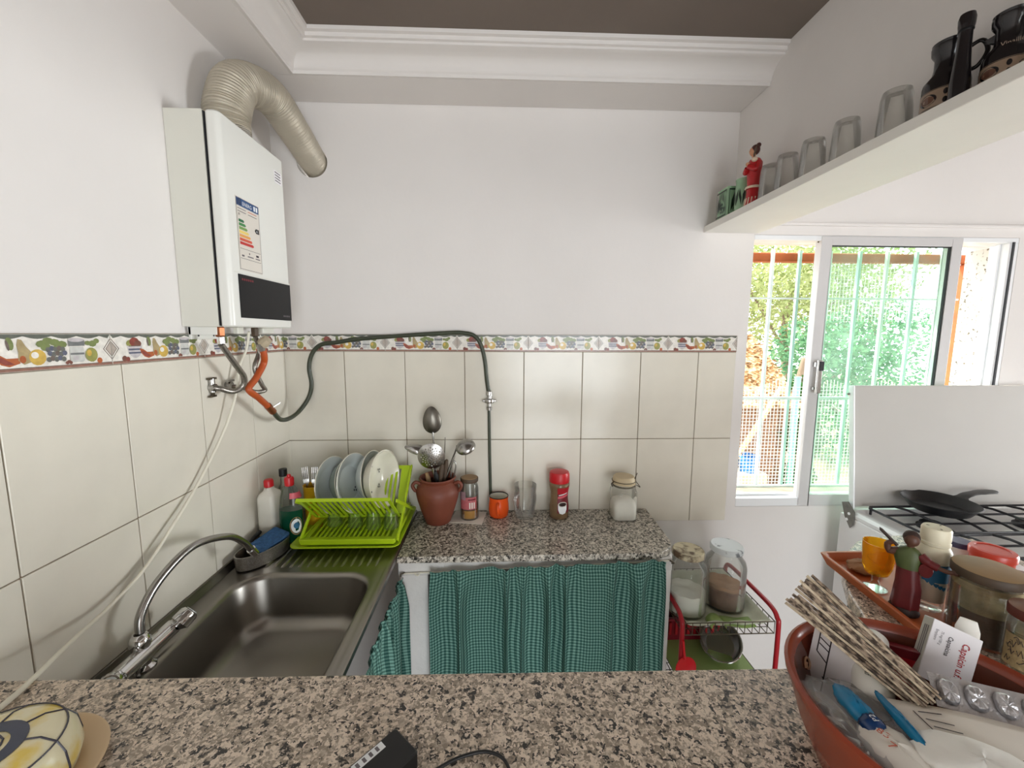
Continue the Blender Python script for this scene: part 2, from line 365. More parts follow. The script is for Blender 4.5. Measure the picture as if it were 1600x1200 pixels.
def build(name, mb, mats, parent=None, smooth=None, bevel=0.0, seg=2, local=False, kind=None, label=None):
    """link the collected geometry (world coordinates unless local) as one mesh object"""
    me = bpy.data.meshes.new(name)
    off = V((0,0,0)) if (local or parent is None) else wl(parent)
    me.from_pydata([V(p)-off for p in mb.v], [], mb.f)
    mats = mats if isinstance(mats, (list, tuple)) else [mats]
    for q in mats: me.materials.append(MT[q])
    me.polygons.foreach_set('material_index', mb.m)
    if mb.uv is not None:
        ul = me.uv_layers.new(name='UVMap')
        for l in me.loops: ul.data[l.index].uv = mb.uv[l.vertex_index]
    bm = bmesh.new(); bm.from_mesh(me)
    if mb.uv is None: bmesh.ops.remove_doubles(bm, verts=bm.verts, dist=1e-6)
    bmesh.ops.recalc_face_normals(bm, faces=bm.faces)
    if bevel > 0:
        es = [e for e in bm.edges if len(e.link_faces) == 2 and e.calc_face_angle(0) > R(35)]
        bmesh.ops.bevel(bm, geom=es, offset=bevel, segments=seg, affect='EDGES', profile=0.5, clamp_overlap=True)
    bm.to_mesh(me); bm.free()
    if smooth is not None:
        me.polygons.foreach_set('use_smooth', [True]*len(me.polygons)); me.set_sharp_from_angle(angle=R(smooth))
    me.update()
    o = bpy.data.objects.new(name, me); link(o, parent)
    WL[o.name] = off if not local else (wl(parent) if parent is not None else V((0,0,0)))
    if kind: o['kind'] = kind
    if label: o['label'] = label
    return o
def tag(o, label, cat, group=None):
    o['label'] = label; o['category'] = cat
    if group: o['group'] = group
    return o
def thing(name, label, cat, loc, rot=(0,0,0), group=None):
    o = bpy.data.objects.new(name, None); o.empty_display_size = 0.05; C.objects.link(o)
    o.location = loc; o.rotation_euler = rot; WL[o.name] = V(loc)
    return tag(o, label, cat, group)
def struct(name, mb, mats, parent=None, **k):
    return build(name, mb, mats, parent, kind='structure', **k)
def dup(o, loc, label=None, rot=None, parent=None):
    c = o.copy(); link(c, parent)
    if loc is not None: c.location = loc
    if rot is not None: c.rotation_euler = rot
    if label: c['label'] = label
    WL[c.name] = V(c.location)
    for ch in list(o.children):
        d = ch.copy(); link(d, c)
        for g in list(ch.children):
            e = g.copy(); link(e, d)
    return c
def cr(pts, n=8):
    """smooth curve through points"""
    P = [V(p) for p in pts]; P = [2*P[0]-P[1]]+P+[2*P[-1]-P[-2]]; out = []
    for i in range(1, len(P)-2):
        a, b, c, d = P[i-1:i+3]
        for k in range(n):
            t = k/n; out.append(0.5*((2*b)+(c-a)*t+(2*a-5*b+4*c-d)*t*t+(3*b-a-3*c+d)*t**3))
    out.append(P[-2]); return out
def rrect(x0, x1, y0, y1, r, z, n=6):
    out = []
    for cx, cy, a0 in ((x1-r, y1-r, 0), (x0+r, y1-r, 90), (x0+r, y0+r, 180), (x1-r, y0+r, 270)):
        for k in range(n+1):
            a = R(a0+90*k/n); out.append(V((cx+r*math.cos(a), cy+r*math.sin(a), z)))
    return out
def basis(origin, xdir, ydir):
    """matrix whose x runs along xdir and y roughly along ydir"""
    x = V(xdir).normalized(); z = x.cross(V(ydir)).normalized(); y = z.cross(x)
    return Matrix(((x.x, y.x, z.x, origin[0]), (x.y, y.y, z.y, origin[1]), (x.z, y.z, z.z, origin[2]), (0,0,0,1)))
def text(name, body, size, M, m, parent, align='LEFT', bold=0.0, shear=0.0, sx=1.0):
    """flat printed lettering as a mesh of its own"""
    cu = bpy.data.curves.new(name, 'FONT'); cu.body = body; cu.size = size; cu.align_x = align; cu.offset = bold; cu.shear = shear; cu.resolution_u = 2
    t = bpy.data.objects.new(name, cu); C.objects.link(t)
    me = bpy.data.meshes.new_from_object(t.evaluated_get(bpy.context.evaluated_depsgraph_get()))
    bpy.data.objects.remove(t); me.materials.clear(); me.materials.append(MT[m])
    off = wl(parent); inv = Matrix.Translation(-off) @ M @ Matrix.Diagonal((sx,1,1,1))
    me.transform(inv); me.name = name
    return link(bpy.data.objects.new(name, me), parent)
def ell(cx, cy, rx, ry, n=14, a0=0.0):
    return [(cx+rx*math.cos(2*PI*i/n)*math.cos(a0)-ry*math.sin(2*PI*i/n)*math.sin(a0), cy+rx*math.cos(2*PI*i/n)*math.sin(a0)+ry*math.sin(2*PI*i/n)*math.cos(a0)) for i in range(n)]

# ------------------------------------------------------------------ the room
XL = -0.8874
# left wall, back wall (window opening and flue hole cut out), header wall over the shelf
b = MB().box(XL-0.2, XL, -4.6, 0.2, -0.1, 3.0); wall_left = struct('wall_left', b, 'paint')
b = MB()
def wallgrid(b, xs, zs, holes):
    for i in range(len(xs)-1):
        for k in range(len(zs)-1):
            if (i, k) not in holes: b.box(xs[i], xs[i+1], 0, 0.2, zs[k], zs[k+1])
# square cell left open round the flue, then filled by a plate with a round hole
hx, hz, hr = -0.731, 2.323, 0.0600
wallgrid(b, [XL, hx-0.08, hx+0.08, 1.075, 2.235, 6.4], [-0.1, 0.88, 2.068, hz-0.08, hz+0.08, 3.0], {(3, 1), (1, 3)})
N = 32
def sq(a):
    c, s = math.cos(a), math.sin(a); q = 0.08/max(abs(c), abs(s)); return c*q, s*q
ang = [2*PI*i/N+PI/4 for i in range(N)]
loops = []
for y in (0.0, 0.2): loops += [[V((hx+sq(a)[0], y, hz+sq(a)[1])) for a in ang], [V((hx+hr*math.cos(a), y, hz+hr*math.sin(a))) for a in ang]]
b.loft([loops[0], loops[1], loops[3], loops[2]])
wall_back = struct('wall_back', b, 'paint')
b = MB().box(0.98, 1.09, -3.6, -0.0005, 2.0975, 3.0); struct('wall_right', b, 'paint')
b = MB().box(6.4, 6.6, -0.15, 0.2, -0.1, 3.0).box(6.4, 6.6, -4.6, -1.3, -0.1, 3.0).box(6.4, 6.6, -1.3, -0.15, 2.05, 3.0); struct('wall_far_right', b, 'paint')
b = MB().box(XL, 0.1, -4.6, -4.4, -0.1, 3.0).box(0.1, 1.9, -4.6, -4.4, 2.2, 3.0).box(1.9, 6.4, -4.6, -4.4, -0.1, 3.0); struct('wall_front', b, 'paint')
b = MB().box(XL, 6.4, -4.6, 0.0, -0.12, 0.0); struct('floor', b, 'floor_tile')
b = MB().box(XL, 6.4, -4.4, -0.0, 2.632, 2.75); struct('ceiling', b, ['ceiling_dark'])
# lowered plaster band along the back and left walls, with its crown moulding
b = MB().box(XL+0.0005, 0.9795, -0.17, -0.0005, 2.541, 2.6315).box(XL+0.0005, -0.716, -3.6, -0.17, 2.541, 2.6315); struct('trim_1', b, 'paint', bevel=0.003)
prof = [(0.0, 2.541), (0.012, 2.539), (0.014, 2.549), (0.018, 2.552)]
for k in range(9):
    a = k/8*PI/2; prof.append((0.020+0.060*(1-math.cos(a)), 2.554+0.043*math.sin(a)))
prof += [(0.084, 2.599), (0.084, 2.606), (0.093, 2.608), (0.095, 2.619), (0.106, 2.621), (0.108, 2.6315), (0.0, 2.6315)]
b = MB()
L0 = [V((-0.716+t, -3.6, z)) for t, z in prof]; L1 = [V((-0.716+t, -0.17-t, z)) for t, z in prof]; L2 = [V((0.9795, -0.17-t, z)) for t, z in prof]
b.loft([L0, L1, L2], cap0=True, cap1=True); struct('trim_2', b, 'paint', smooth=40)
# thin lintel ridge above the window
b = MB().box(1.0905, 3.39, -0.012, -0.0005, 2.105, 2.118); struct('trim_3', b, 'paint', bevel=0.003)

# ---- wall tiles, one object each
def tiles(wall, names, xs, rows, place):
    cache = {}
    for i in range(len(xs)-1):
        for (z0, z1) in rows:
            key = (round(abs(xs[i+1]-xs[i]), 3), round(z1-z0, 3))
            if key not in cache:
                wd, hh = key; g = 0.0014
                b = MB().box(g, wd-g, -0.007, 0.0, g, hh-g)
                o = build('tile', b, 'tile', wall, bevel=0.0012, seg=1, local=True); cache[key] = o.data
                o.matrix_local = place(xs[i], z0)
            else:
                o = bpy.data.objects.new('tile', cache[key]); link(o, wall); o.matrix_local = place(xs[i], z0)
ZR = [(1.1986, 1.5774), (0.8198, 1.1986)]
tiles(wall_back, 'tile', [XL, -0.6374]+[-0.6374+0.25*k for k in range(1, 7)]+[1.0275], ZR, lambda x, z: Matrix.Translation((x, -0.001, z)))
ys = [0.0, 0.2485]+[0.2485+0.25*k for k in range(1, 8)]
rotL = Matrix.Rotation(R(90), 4, 'Z')
tiles(wall_left, 'tile', [-2.0+0.0015]+[-q for q in reversed(ys[:-1])], ZR+[(0.44, 0.8198)], lambda y, z: Matrix.Translation((XL+0.001, y, z)) @ rotL)
b = MB().box(XL, 1.0275, -0.004, -0.0005, 0.8198, 1.648); struct('grout', b, 'grout', wall_back)
b = MB().box(XL+0.0005, XL+0.004, -2.0, -0.004, 0.44, 1.648); struct('grout', b, 'grout', wall_left)

# ---- printed fruit border: one tile modelled with its print, repeated
BW, BH = 0.2985, 0.0699
FM = ['fr_white', 'fr_bowl', 'fr_stripe', 'fr_red', 'fr_orange', 'fr_pear', 'fr_lemon', 'fr_leaf', 'fr_grape', 'fr_jar', 'fr_lid', 'fr_green', 'fr_berry', 'fr_top', 'fr_bottom', 'fr_line', 'fr_dia']
FI = {n: i for i, n in enumerate(FM)}
def border_mesh():
    b = MB().box(0.0006, BW-0.0006, -0.007, 0, 0.0006, BH-0.0006, 0)
    lay = [0]
    def pp(pts, m):
        lay[0] += 1; y = -0.0071-lay[0]*0.00002
        b.poly([(x*BW, y, z*BH) for x, z in pts], FI[m])
    def e(cx, cz, rx, rz, m, n=14, a=0.0):
        k = BH/BW
        pp([(cx+(rx*math.cos(2*PI*i/n)*math.cos(a)-rz*k*math.sin(2*PI*i/n)*math.sin(a)), cz+(rx/k*math.cos(2*PI*i/n)*math.sin(a)+rz*math.sin(2*PI*i/n)*math.cos(a))) for i in range(n)], m)
    pp([(0.003, 0.93), (0.997, 0.93), (0.997, 0.985), (0.003, 0.985)], 'fr_top')
    for k in range(6):
        cx = 0.09+0.165*k
        pp([(cx-0.085, 0.935)]+[(cx-0.085+0.17*t/8, 0.935-0.075*abs(math.cos(PI*t/8))) for t in range(9)]+[(cx+0.085, 0.935)], 'fr_top')
    pp([(0.003, 0.015), (0.997, 0.015), (0.997, 0.085), (0.003, 0.085)], 'fr_bottom')
    pp([(0.003, 0.085), (0.997, 0.085), (0.997, 0.105), (0.003, 0.105)], 'fr_line')
    # half diamonds at both ends
    for q, m in ((0.085, 'fr_white'), (0.066, 'fr_line'), (0.058, 'fr_white'), (0.048, 'fr_line'), (0.042, 'fr_dia')):
        h = q*5.2
        pp([(0.003, 0.52-h), (q, 0.52), (0.003, 0.52+h)], m); pp([(0.997, 0.52-h), (0.997, 0.52+h), (1-q, 0.52)], m)
    e(0.105, 0.17, 0.022, 0.10, 'fr_berry'); e(0.135, 0.15, 0.018, 0.08, 'fr_red'); e(0.90, 0.17, 0.02, 0.09, 'fr_orange')
    # fruit bowl
    e(0.17, 0.67, 0.04, 0.13, 'fr_green'); e(0.205, 0.72, 0.045, 0.16, 'fr_red'); e(0.235, 0.66, 0.035, 0.12, 'fr_berry')
    pp([(0.135, 0.6)]+[(0.205+0.07*math.cos(PI+PI*t/10), 0.6+0.43*math.sin(PI+PI*t/10)) for t in range(11)], 'fr_bowl')
    for z0 in (0.5, 0.38): pp([(0.145, z0), (0.265, z0), (0.262, z0-0.06), (0.148, z0-0.06)], 'fr_stripe')
    pp([(0.15, 0.6), (0.26, 0.6), (0.262, 0.57), (0.148, 0.57)], 'fr_line')
    # pepper, leaf, pear, lemon, grapes
    pp([(0.25, 0.5), (0.285, 0.46), (0.32, 0.36), (0.385, 0.36), (0.39, 0.22), (0.33, 0.14), (0.29, 0.2), (0.26, 0.34)], 'fr_orange')
    pp([(0.26, 0.42), (0.3, 0.38), (0.36, 0.2), (0.31, 0.19), (0.275, 0.3)], 'fr_red')
    e(0.345, 0.74, 0.02, 0.17, 'fr_leaf', a=0.15); e(0.333, 0.7, 0.008, 0.14, 'fr_line', a=0.15)
    pp([(0.39, 0.86), (0.41, 0.84), (0.43, 0.66), (0.465, 0.46), (0.46, 0.25), (0.41, 0.18), (0.38, 0.3), (0.385, 0.5), (0.38, 0.7)], 'fr_pear')
    e(0.405, 0.32, 0.018, 0.10, 'fr_orange')
    e(0.49, 0.36, 0.05, 0.22, 'fr_lemon'); e(0.475, 0.42, 0.022, 0.09, 'fr_white')
    for cx, cz, a in ((0.52, 0.72, 0.2), (0.56, 0.8, 0.0), (0.60, 0.76, -0.2), (0.645, 0.7, -0.3), (0.545, 0.62, 0.5), (0.62, 0.6, 0.1)): e(cx, cz, 0.034, 0.10, 'fr_leaf', 8, a*0.2)
    for k in range(15):
        e(0.555+0.023*(k % 5)+0.010*((k//5) % 2), 0.56-0.14*(k//5)+0.03*(k % 2), 0.016, 0.075, ('fr_grape', 'fr_stripe', 'fr_grape', 'fr_line')[k % 4], 9)
    # jar, green apple
    pp([(0.695, 0.62), (0.69, 0.5), (0.69, 0.22), (0.705, 0.16), (0.775, 0.16), (0.79, 0.22), (0.79, 0.5), (0.785, 0.62)], 'fr_jar')
    pp([(0.692, 0.44), (0.788, 0.44), (0.788, 0.38), (0.692, 0.38)], 'fr_lid'); pp([(0.685, 0.82), (0.795, 0.82), (0.795, 0.64), (0.685, 0.64)], 'fr_lid'); e(0.74, 0.82, 0.055, 0.06, 'fr_bowl')
    pp([(0.71, 0.34), (0.745, 0.34), (0.745, 0.22), (0.71, 0.22)], 'fr_bowl')
    e(0.84, 0.36, 0.045, 0.22, 'fr_green'); e(0.825, 0.42, 0.018, 0.10, 'fr_lemon'); e(0.855, 0.7, 0.03, 0.10, 'fr_leaf', 8, 0.06); e(0.885, 0.78, 0.022, 0.08, 'fr_leaf', 8, -0.05); e(0.82, 0.72, 0.022, 0.07, 'fr_leaf', 8)
    for k in range(3): e(0.665+0.012*k, 0.16+0.03*(k % 2), 0.012, 0.05, 'fr_berry', 8)
    return b
o0 = build('border_tile', border_mesh(), FM, wall_back, local=True); bme = o0.data
zb = 1.5774
def border(x, first=None, w=None, y=None):
    o = first or link(bpy.data.objects.new('border_tile', bme), wall_back); o.matrix_local = Matrix.Translation((x, -0.001, zb)); return o
xs = [-0.765+BW*k for k in range(6)]
border(xs[0], o0)
for x in xs[1:]: border(x)
def cut_border(x0, x1, ax):
    """part of a border tile, cut at the wall's end"""
    me = bme.copy(); bm = bmesh.new(); bm.from_mesh(me)
    for co, no in (((x0,0,0), (-1,0,0)), ((x1,0,0), (1,0,0))):
        bmesh.ops.bisect_plane(bm, geom=bm.verts[:]+bm.edges[:]+bm.faces[:], plane_co=co, plane_no=no, clear_outer=True)
    bm.to_mesh(me); bm.free(); return me
o = link(bpy.data.objects.new('border_tile', cut_border(BW-(0.8874-0.765)+0.002, BW, 0)), wall_back); o.matrix_local = Matrix.Translation((-0.765-BW, -0.001, zb))
o = link(bpy.data.objects.new('border_tile', cut_border(0, 1.0275-xs[-1]-BW, 0)), wall_back); o.matrix_local = Matrix.Translation((xs[-1]+BW, -0.001, zb))
for k in range(-1, 5):
    y = -0.772-BW*k
    if k == -1: y = -0.772+0.0
    o = link(bpy.data.objects.new('border_tile', bme if k >= 0 else bme), wall_left)
    o.matrix_local = Matrix.Translation((XL+0.001, -0.472-BW*(k+2), zb)) @ rotL
o = link(bpy.data.objects.new('border_tile', bme), wall_left); o.matrix_local = Matrix.Translation((XL+0.001, -0.472, zb)) @ rotL
o = link(bpy.data.objects.new('border_tile', cut_border(0, 0.472-BW-0.003, 0)), wall_left); o.matrix_local = Matrix.Translation((XL+0.001, -0.472+BW, zb)) @ rotL

# ------------------------------------------------------------------ window
win = bpy.data.objects.new('window_1', None); C.objects.link(win); win['kind'] = 'structure'; WL['window_1'] = V((0,0,0))
b = MB().box(1.076, 2.234, 0.0, 0.075, 0.8805, 0.918).box(1.076, 2.234, 0.034, 0.039, 0.918, 0.927)
build('window_track', b, 'alu_white', win, bevel=0.002)
b = MB().box(1.076, 2.234, 0.0, 0.075, 2.047, 2.0675); build('window_track', b, 'alu_white', win, bevel=0.002)
b = MB().box(2.195, 2.234, 0.0, 0.075, 0.918, 2.047).box(2.185, 2.195, 0.03, 0.045, 0.918, 2.047); build('window_frame', b, 'alu_white', win, bevel=0.002)
b = MB().box(2.205, 2.214, -0.004, 0.0, 0.918, 2.05); build('gasket_strip', b, 'rubber', win)
def sash(x0, x1, y0, y1, name='window_sash'):
    z0, z1, wd = 0.884, 2.064, 0.046
    b = MB().box(x0, x0+wd, y0, y1, z0, z1).box(x1-wd, x1, y0, y1, z0, z1).box(x0+wd, x1-wd, y0, y1, z1-0.036, z1).box(x0+wd, x1-wd, y0, y1, z0, z0+0.05)
    s = build(name, b, 'alu_grey', win, bevel=0.002)
    b = MB().box(x0+wd-0.002, x1-wd+0.002, (y0+y1)/2-0.002, (y0+y1)/2+0.002, z0+0.048, z1-0.034); build('pane', b, 'pane', s)
    b = MB()
    for t in (x0+wd, x1-wd-0.004): b.box(t, t+0.004, y0+0.004, y0+0.014, z0+0.05, z1-0.036)
    b.box(x0+wd, x1-wd, y0+0.004, y0+0.014, z1-0.040, z1-0.036); build('rubber_seal', b, 'rubber', s)
    return s
s1 = sash(1.363, 1.982, -0.004, 0.032)
b = MB()
for z in (0.905, 2.045): b.tube([(1.3625, 0.014, z), (1.361, 0.014, z)], 0.004, 8)
build('screw', b, 'wire', s1)
b = MB().box(1.372, 1.392, -0.022, -0.004, 1.515, 1.535).box(1.372, 1.392, -0.018, -0.004, 1.415, 1.427)
b.loft([rrect(1.372, 1.394, -0.036, -0.026, 0.003, z, 3) for z in (1.402, 1.41, 1.53, 1.545)], cap0=True, cap1=True)
h = build('window_handle', b, 'brushed', s1, bevel=0.001)
b = MB().box(1.378, 1.396, -0.0385, -0.0365, 1.50, 1.54); build('grip_cap', b, 'rubber', win)
# outer sill and the weathered ledge
b = MB().box(1.0, 2.4, 0.19, 0.30, 0.852, 0.872); struct('window_sill', b, 'stone', win, bevel=0.004)
b = MB().box(1.076, 2.234, 0.078, 0.2, 0.8802, 0.892); build('ledge', b, 'stone', win, bevel=0.003)
b = MB().box(2.2335, 2.2345, 0.076, 0.199, 0.893, 2.046); build('reveal_plaster', b, 'outer_plaster', win)

# ------------------------------------------------------------------ outside the window
b = MB().box(-8, 16, 0.2, 24, -0.3, -0.1); struct('ground', b, 'ground')
gr = thing('window_grille', 'white and green barred iron grille outside the window', 'grille', (1.7, 0.225, 0.87))
for i, x in enumerate((1.178, 1.31, 1.442, 1.59, 1.737, 1.874, 2.018, 2.15)):
    b = MB().beam((x, 0.225, 0.872), (x, 0.225, 2.05), 0.013, 0.013); build('bar', b, 'grille_white' if i % 2 else 'grille_green', gr)
for z, t in ((0.889, 0.02), (1.342, 0.014), (1.826, 0.008)):
    b = MB().beam((1.08, 0.215, z), (2.24, 0.215, z), t, t); build('crossbar', b, 'grille_white', gr)
fr = thing('rusty_frame', 'rust orange timber beam and post around the outside of the grille', 'frame', (2.27, 0.25, 0.86))
b = MB(); L = [rrect(x, x+0.001, 0, 1, 0.0001, 0, 1) for x in (0,)]
b.beam((0.95, 0.255, 2.022), (2.36, 0.255, 2.022), 0.045, 0.042); build('beam', b, 'rust_orange', fr, bevel=0.006)
b = MB().beam((2.31, 0.255, 0.872), (2.31, 0.255, 2.0), 0.045, 0.045); build('post', b, 'rust_orange', fr, bevel=0.006)
net = thing('wire_netting', 'pale square wire netting tied across the lower window bars', 'netting', (1.65, 0.245, 0.9))
b = MB()
for k in range(66): x = 1.06+0.0175*k; b.beam((x, 0.246, 0.875), (x, 0.246, 1.40+0.03*math.sin(k*0.4)), 0.0022, 0.0022)
for k in range(30): z = 0.885+0.0175*k; b.beam((1.06, 0.248, z), (2.22, 0.248, z), 0.0022, 0.0022)
for k in range(34): x = 1.62+0.0175*k; b.beam((x, 0.246, 1.72), (x, 0.246, 2.0), 0.0016, 0.0016)
for k in range(16): z = 1.73+0.0175*k; b.beam((1.6, 0.248, z), (2.22, 0.248, z), 0.0016, 0.0016)
build('wire_mesh', b, 'net', net, kind='stuff')
coop = thing('hen_coop', 'brown leaf-littered wooden coop with a leaning plank beyond the window', 'coop', (2.9, 2.8, -0.1))
b = MB()
for k in range(9):
    x = 2.30+0.115*k; b.box(x, x+0.108, 2.75+0.006*(k % 2), 2.79+0.006*(k % 2), -0.1, 0.86)
build('board_wall', b, 'coop_wood', coop)
b = MB().slab([(2.2, 2.55, 0.86), (3.36, 2.55, 0.86), (3.36, 3.6, 1.62), (2.2, 3.6, 1.62)], 0.03); build('roof', b, 'dry_leaf', coop)
b = MB().beam((2.52, 2.5, 0.2), (3.05, 2.52, 1.1), 0.05, 0.03); build('plank', b, 'wood_light', coop)
b = MB()
for k in range(700):
    x, t = rnd.uniform(2.2, 3.36), rnd.random(); p = V((x, 2.53+1.05*t, 0.895+0.76*t+rnd.uniform(0, .03))); d = V((rnd.uniform(-1, 1), rnd.uniform(-1, 1), rnd.uniform(-.4, .6)))*0.035; e = d.cross(V((rnd.random(), rnd.random(), 1))).normalized()*0.02
    b.add([p-d, p+e, p+d, p-e], [(0,1,2,3)])
build('leaf_litter', b, 'dry_leaf', coop, kind='stuff')
gp = thing('garden_post', 'green painted metal post standing beside the brown coop', 'post', (3.24, 2.3, -0.1))
b = MB().tube([(3.06, 2.3, -0.1), (3.05, 2.3, 1.22)], 0.030, 10); build('pole', b, 'post_green', gp, smooth=40)
b = MB().lathe([(0.032, 1.22), (0.032, 1.235), (0, 1.238)], (3.05, 2.3, 0), 10); build('cap', b, 'post_green', gp, smooth=40)
sb0 = MB(); sb0.loft([rrect(2.56, 2.88, 2.36, 2.62, 0.04, z) for z in (-0.12, 0.06, 0.185)], cap0=True, cap1=True)
tag(build('stone_block', sb0, 'stone', None, bevel=0.01), 'rough stone block carrying the blue bucket beside the coop', 'stone')
bk = thing('bucket', 'blue plastic bucket on a stone block outside the window', 'bucket', (2.72, 2.48, 0.186))
b = MB().lathe([(0.0, 0.186), (0.085, 0.186), (0.105, 0.345), (0.112, 0.345), (0.112, 0.36), (0.10, 0.36), (0.08, 0.194), (0, 0.194)], (2.72, 2.48, 0), 24); build('body', b, 'bucket_blue', bk, smooth=40)
b = MB().tube([(2.72+0.108*math.cos(R(a)), 2.48, 0.34+0.08*math.sin(R(a))) for a in range(0, 181, 15)], 0.004, 6); build('handle', b, 'wire', bk, smooth=40)
def tree(name, label, cat, x, y, crown, trunk, n, m, lf=0.06, seed=1, group=None):
    rr = random.Random(seed); t = thing(name, label, cat, (x, y, -0.1), group=group)
    b = MB(); b.tube(cr([(x, y, -0.12), (x+0.05, y, trunk*0.5), (x-0.05, y+0.1, trunk), (x, y, trunk+0.8)], 4), [0.09-0.005*i for i in range(13)], 8); build('trunk', b, 'bark', t, smooth=50)
    b = MB()
    for k in range(5):
        a = rr.uniform(0, 6.28); c = rr.choice(crown); b.tube(cr([(x, y, trunk*0.8), ((x+c[0])/2, (y+c[1])/2, trunk*0.6+c[2]*0.4), (c[0], c[1], c[2])], 3), 0.022, 6)
    build('branch', b, 'bark', t, smooth=50)
    vs, fs = [], []
    tot = sum(c[3]**2 for c in crown)
    for c in crown:
        for i in range(int(n*c[3]**2/tot)):
            d = V((rr.gauss(0, 1), rr.gauss(0, 1), rr.gauss(0, 1))).normalized()*c[3]*(rr.random()**0.4)
            p = V(c[:3])+V((d.x, d.y, d.z*0.85)); u = V((rr.uniform(-1, 1), rr.uniform(-1, 1), rr.uniform(-1, .3))).normalized(); s = u.cross(V((rr.random(), rr.random(), rr.random()+.1))).normalized()
            L_ = lf*rr.uniform(0.7, 1.3); q = len(vs); vs += [p-u*L_*.6, p+s*L_*.28, p+u*L_*.6, p-s*L_*.28]; fs.append((q, q+1, q+2, q+3))
    b = MB().add(vs, fs); build('foliage', b, m, t, kind='stuff')
tree('garden_tree', 'yellow green tree whose crown fills the upper window', 'tree', 4.6, 4.6, [(3.5, 4.4, 2.7, 0.9), (4.7, 4.6, 3.0, 1.0), (5.8, 4.9, 2.9, 1.0), (4.2, 4.3, 2.1, 0.7), (5.2, 4.5, 2.2, 0.8)], 1.6, 11000, 'leaf_yellow', 0.06, 3)
tree('garden_shrub', 'bluish green bushy shrub behind the closed window sash', 'shrub', 4.5, 3.9, [(4.0, 3.7, 0.7, 0.62), (4.7, 3.9, 1.35, 0.75), (5.4, 4.1, 0.9, 0.8), (4.2, 3.6, 1.5, 0.5), (5.0, 3.7, 0.2, 0.6), (5.6, 4.2, 1.7, 0.7)], 0.9, 9500, 'leaf_mid', 0.06, 5)
tree('laurel_bush', 'dark green bush growing beside the garden post', 'shrub', 3.45, 2.75, [(3.46, 2.72, 0.5, 0.25), (3.44, 2.7, 0.05, 0.2), (3.50, 2.75, 1.0, 0.25)], 0.6, 2200, 'leaf_dark', 0.045, 8)
tree('far_tree', 'pale yellow green tree far off above the coop roof', 'tree', 4.2, 6.6, [(3.4, 6.4, 2.2, 1.0), (4.6, 6.9, 2.6, 1.1), (6.4, 7.0, 2.6, 1.2), (5.4, 6.8, 1.6, 0.9)], 1.4, 6500, 'leaf_yellow', 0.075, 9)
# ------------------------------------------------------------------ shelf with its row of things
sh = tag(build('wall_shelf', MB().box(0.857, 1.0895, -1.75, -0.0008, 2.072, 2.097), 'paint_shelf', bevel=0.002), 'long white painted shelf at the foot of the upper right wall', 'shelf')
ZS = 2.0972
# green flowered ceramic box and the taller piece beside it
t = thing('ceramic_box', 'pale green square ceramic box painted with dark flowers', 'box', (0.905, -0.125, ZS))
b = MB(); b.loft([rrect(0.863-k, 0.945+k, -0.160-k, -0.085+k, 0.006, z, 3) for k, z in ((0.003, ZS), (0.0, ZS+0.004), (-0.003, ZS+0.098), (0.001, ZS+0.106))], cap0=True)
b.loft([rrect(0.864, 0.944, -0.161, -0.084, 0.006, ZS+0.106, 3), rrect(0.872, 0.936, -0.152, -0.093, 0.006, ZS+0.104, 3), rrect(0.875, 0.933, -0.149, -0.096, 0.006, ZS+0.02, 3)], cap1=True)
build('body', b, 'green_celadon', t, smooth=35)
def flower_print(parent, M, wd, hg, name='flower_print'):
    b = MB()
    def P(pts): b.poly([M @ V((x*wd, z*hg, 0.0004)) for x, z in pts])
    P(ell(0.55, 0.32, 0.07, 0.09)); 
    for a in range(0, 360, 60): P(ell(0.55+0.15*math.cos(R(a)), 0.32+0.17*math.sin(R(a)), 0.055, 0.05, 10, R(a)))
    for x0, x1, z0, z1, bend in ((0.1, 0.28, 0.1, 0.9, 0.1), (0.2, 0.42, 0.15, 0.75, 0.08), (0.75, 0.6, 0.5, 0.95, -0.06), (0.9, 0.82, 0.15, 0.85, 0.05), (0.35, 0.5, 0.6, 0.95, 0.05), (0.72, 0.9, 0.1, 0.4, 0.05)):
        P([(x0, z0), ((x0+x1)/2+bend, (z0+z1)/2-0.06), (x1, z1), ((x0+x1)/2-bend*0.5, (z0+z1)/2+0.06)])
    P([(0.0, 0.0), (1, 0.0), (1, 0.05), (0, 0.05)]); P([(0.0, 0.94), (1, 0.94), (1, 0.99), (0, 0.99)]); P([(0.0, 0.05), (0.03, 0.05), (0.03, 0.94), (0, 0.94)]); P([(0.97, 0.05), (1, 0.05), (1, 0.94), (0.97, 0.94)])
    build(name, b, 'ink_green', parent)
flower_print(t, basis((0.866, -0.1632, ZS+0.004), (1, 0, 0), (0, 0, 1)), 0.076, 0.094)
flower_print(t, basis((0.8600, -0.088, ZS+0.004), (0, -1, 0), (0, 0, 1)), 0.068, 0.094)
t = thing('ceramic_vase', 'slim green ceramic vase painted with dark leaves beside red figurine', 'vase', (0.905, -0.205, ZS))
b = MB(); b.lathe([(0, 0), (0.026, 0), (0.030, 0.02), (0.030, 0.07), (0.027, 0.10), (0.029, 0.115), (0.025, 0.115), (0.022, 0.10), (0, 0.09)], (0.90, -0.200, ZS), 24); build('body', b, 'green_celadon', t, smooth=40)
b = MB()
for k in range(9):
    a = R(130+k*22); M = basis((0.90+0.0304*math.cos(a), -0.2+0.0304*math.sin(a), ZS+0.05), (-math.sin(a), math.cos(a), 0), (0, 0, 1))
    b.poly([M @ V((x*0.0045+(z*0.004 if k % 2 else -z*0.004), z*0.03, 0.0006)) for x, z in ((0, -1), (1, -0.2), (0.3, 1), (-1, 0.2))])
build('leaf_print', b, 'ink_green', t)
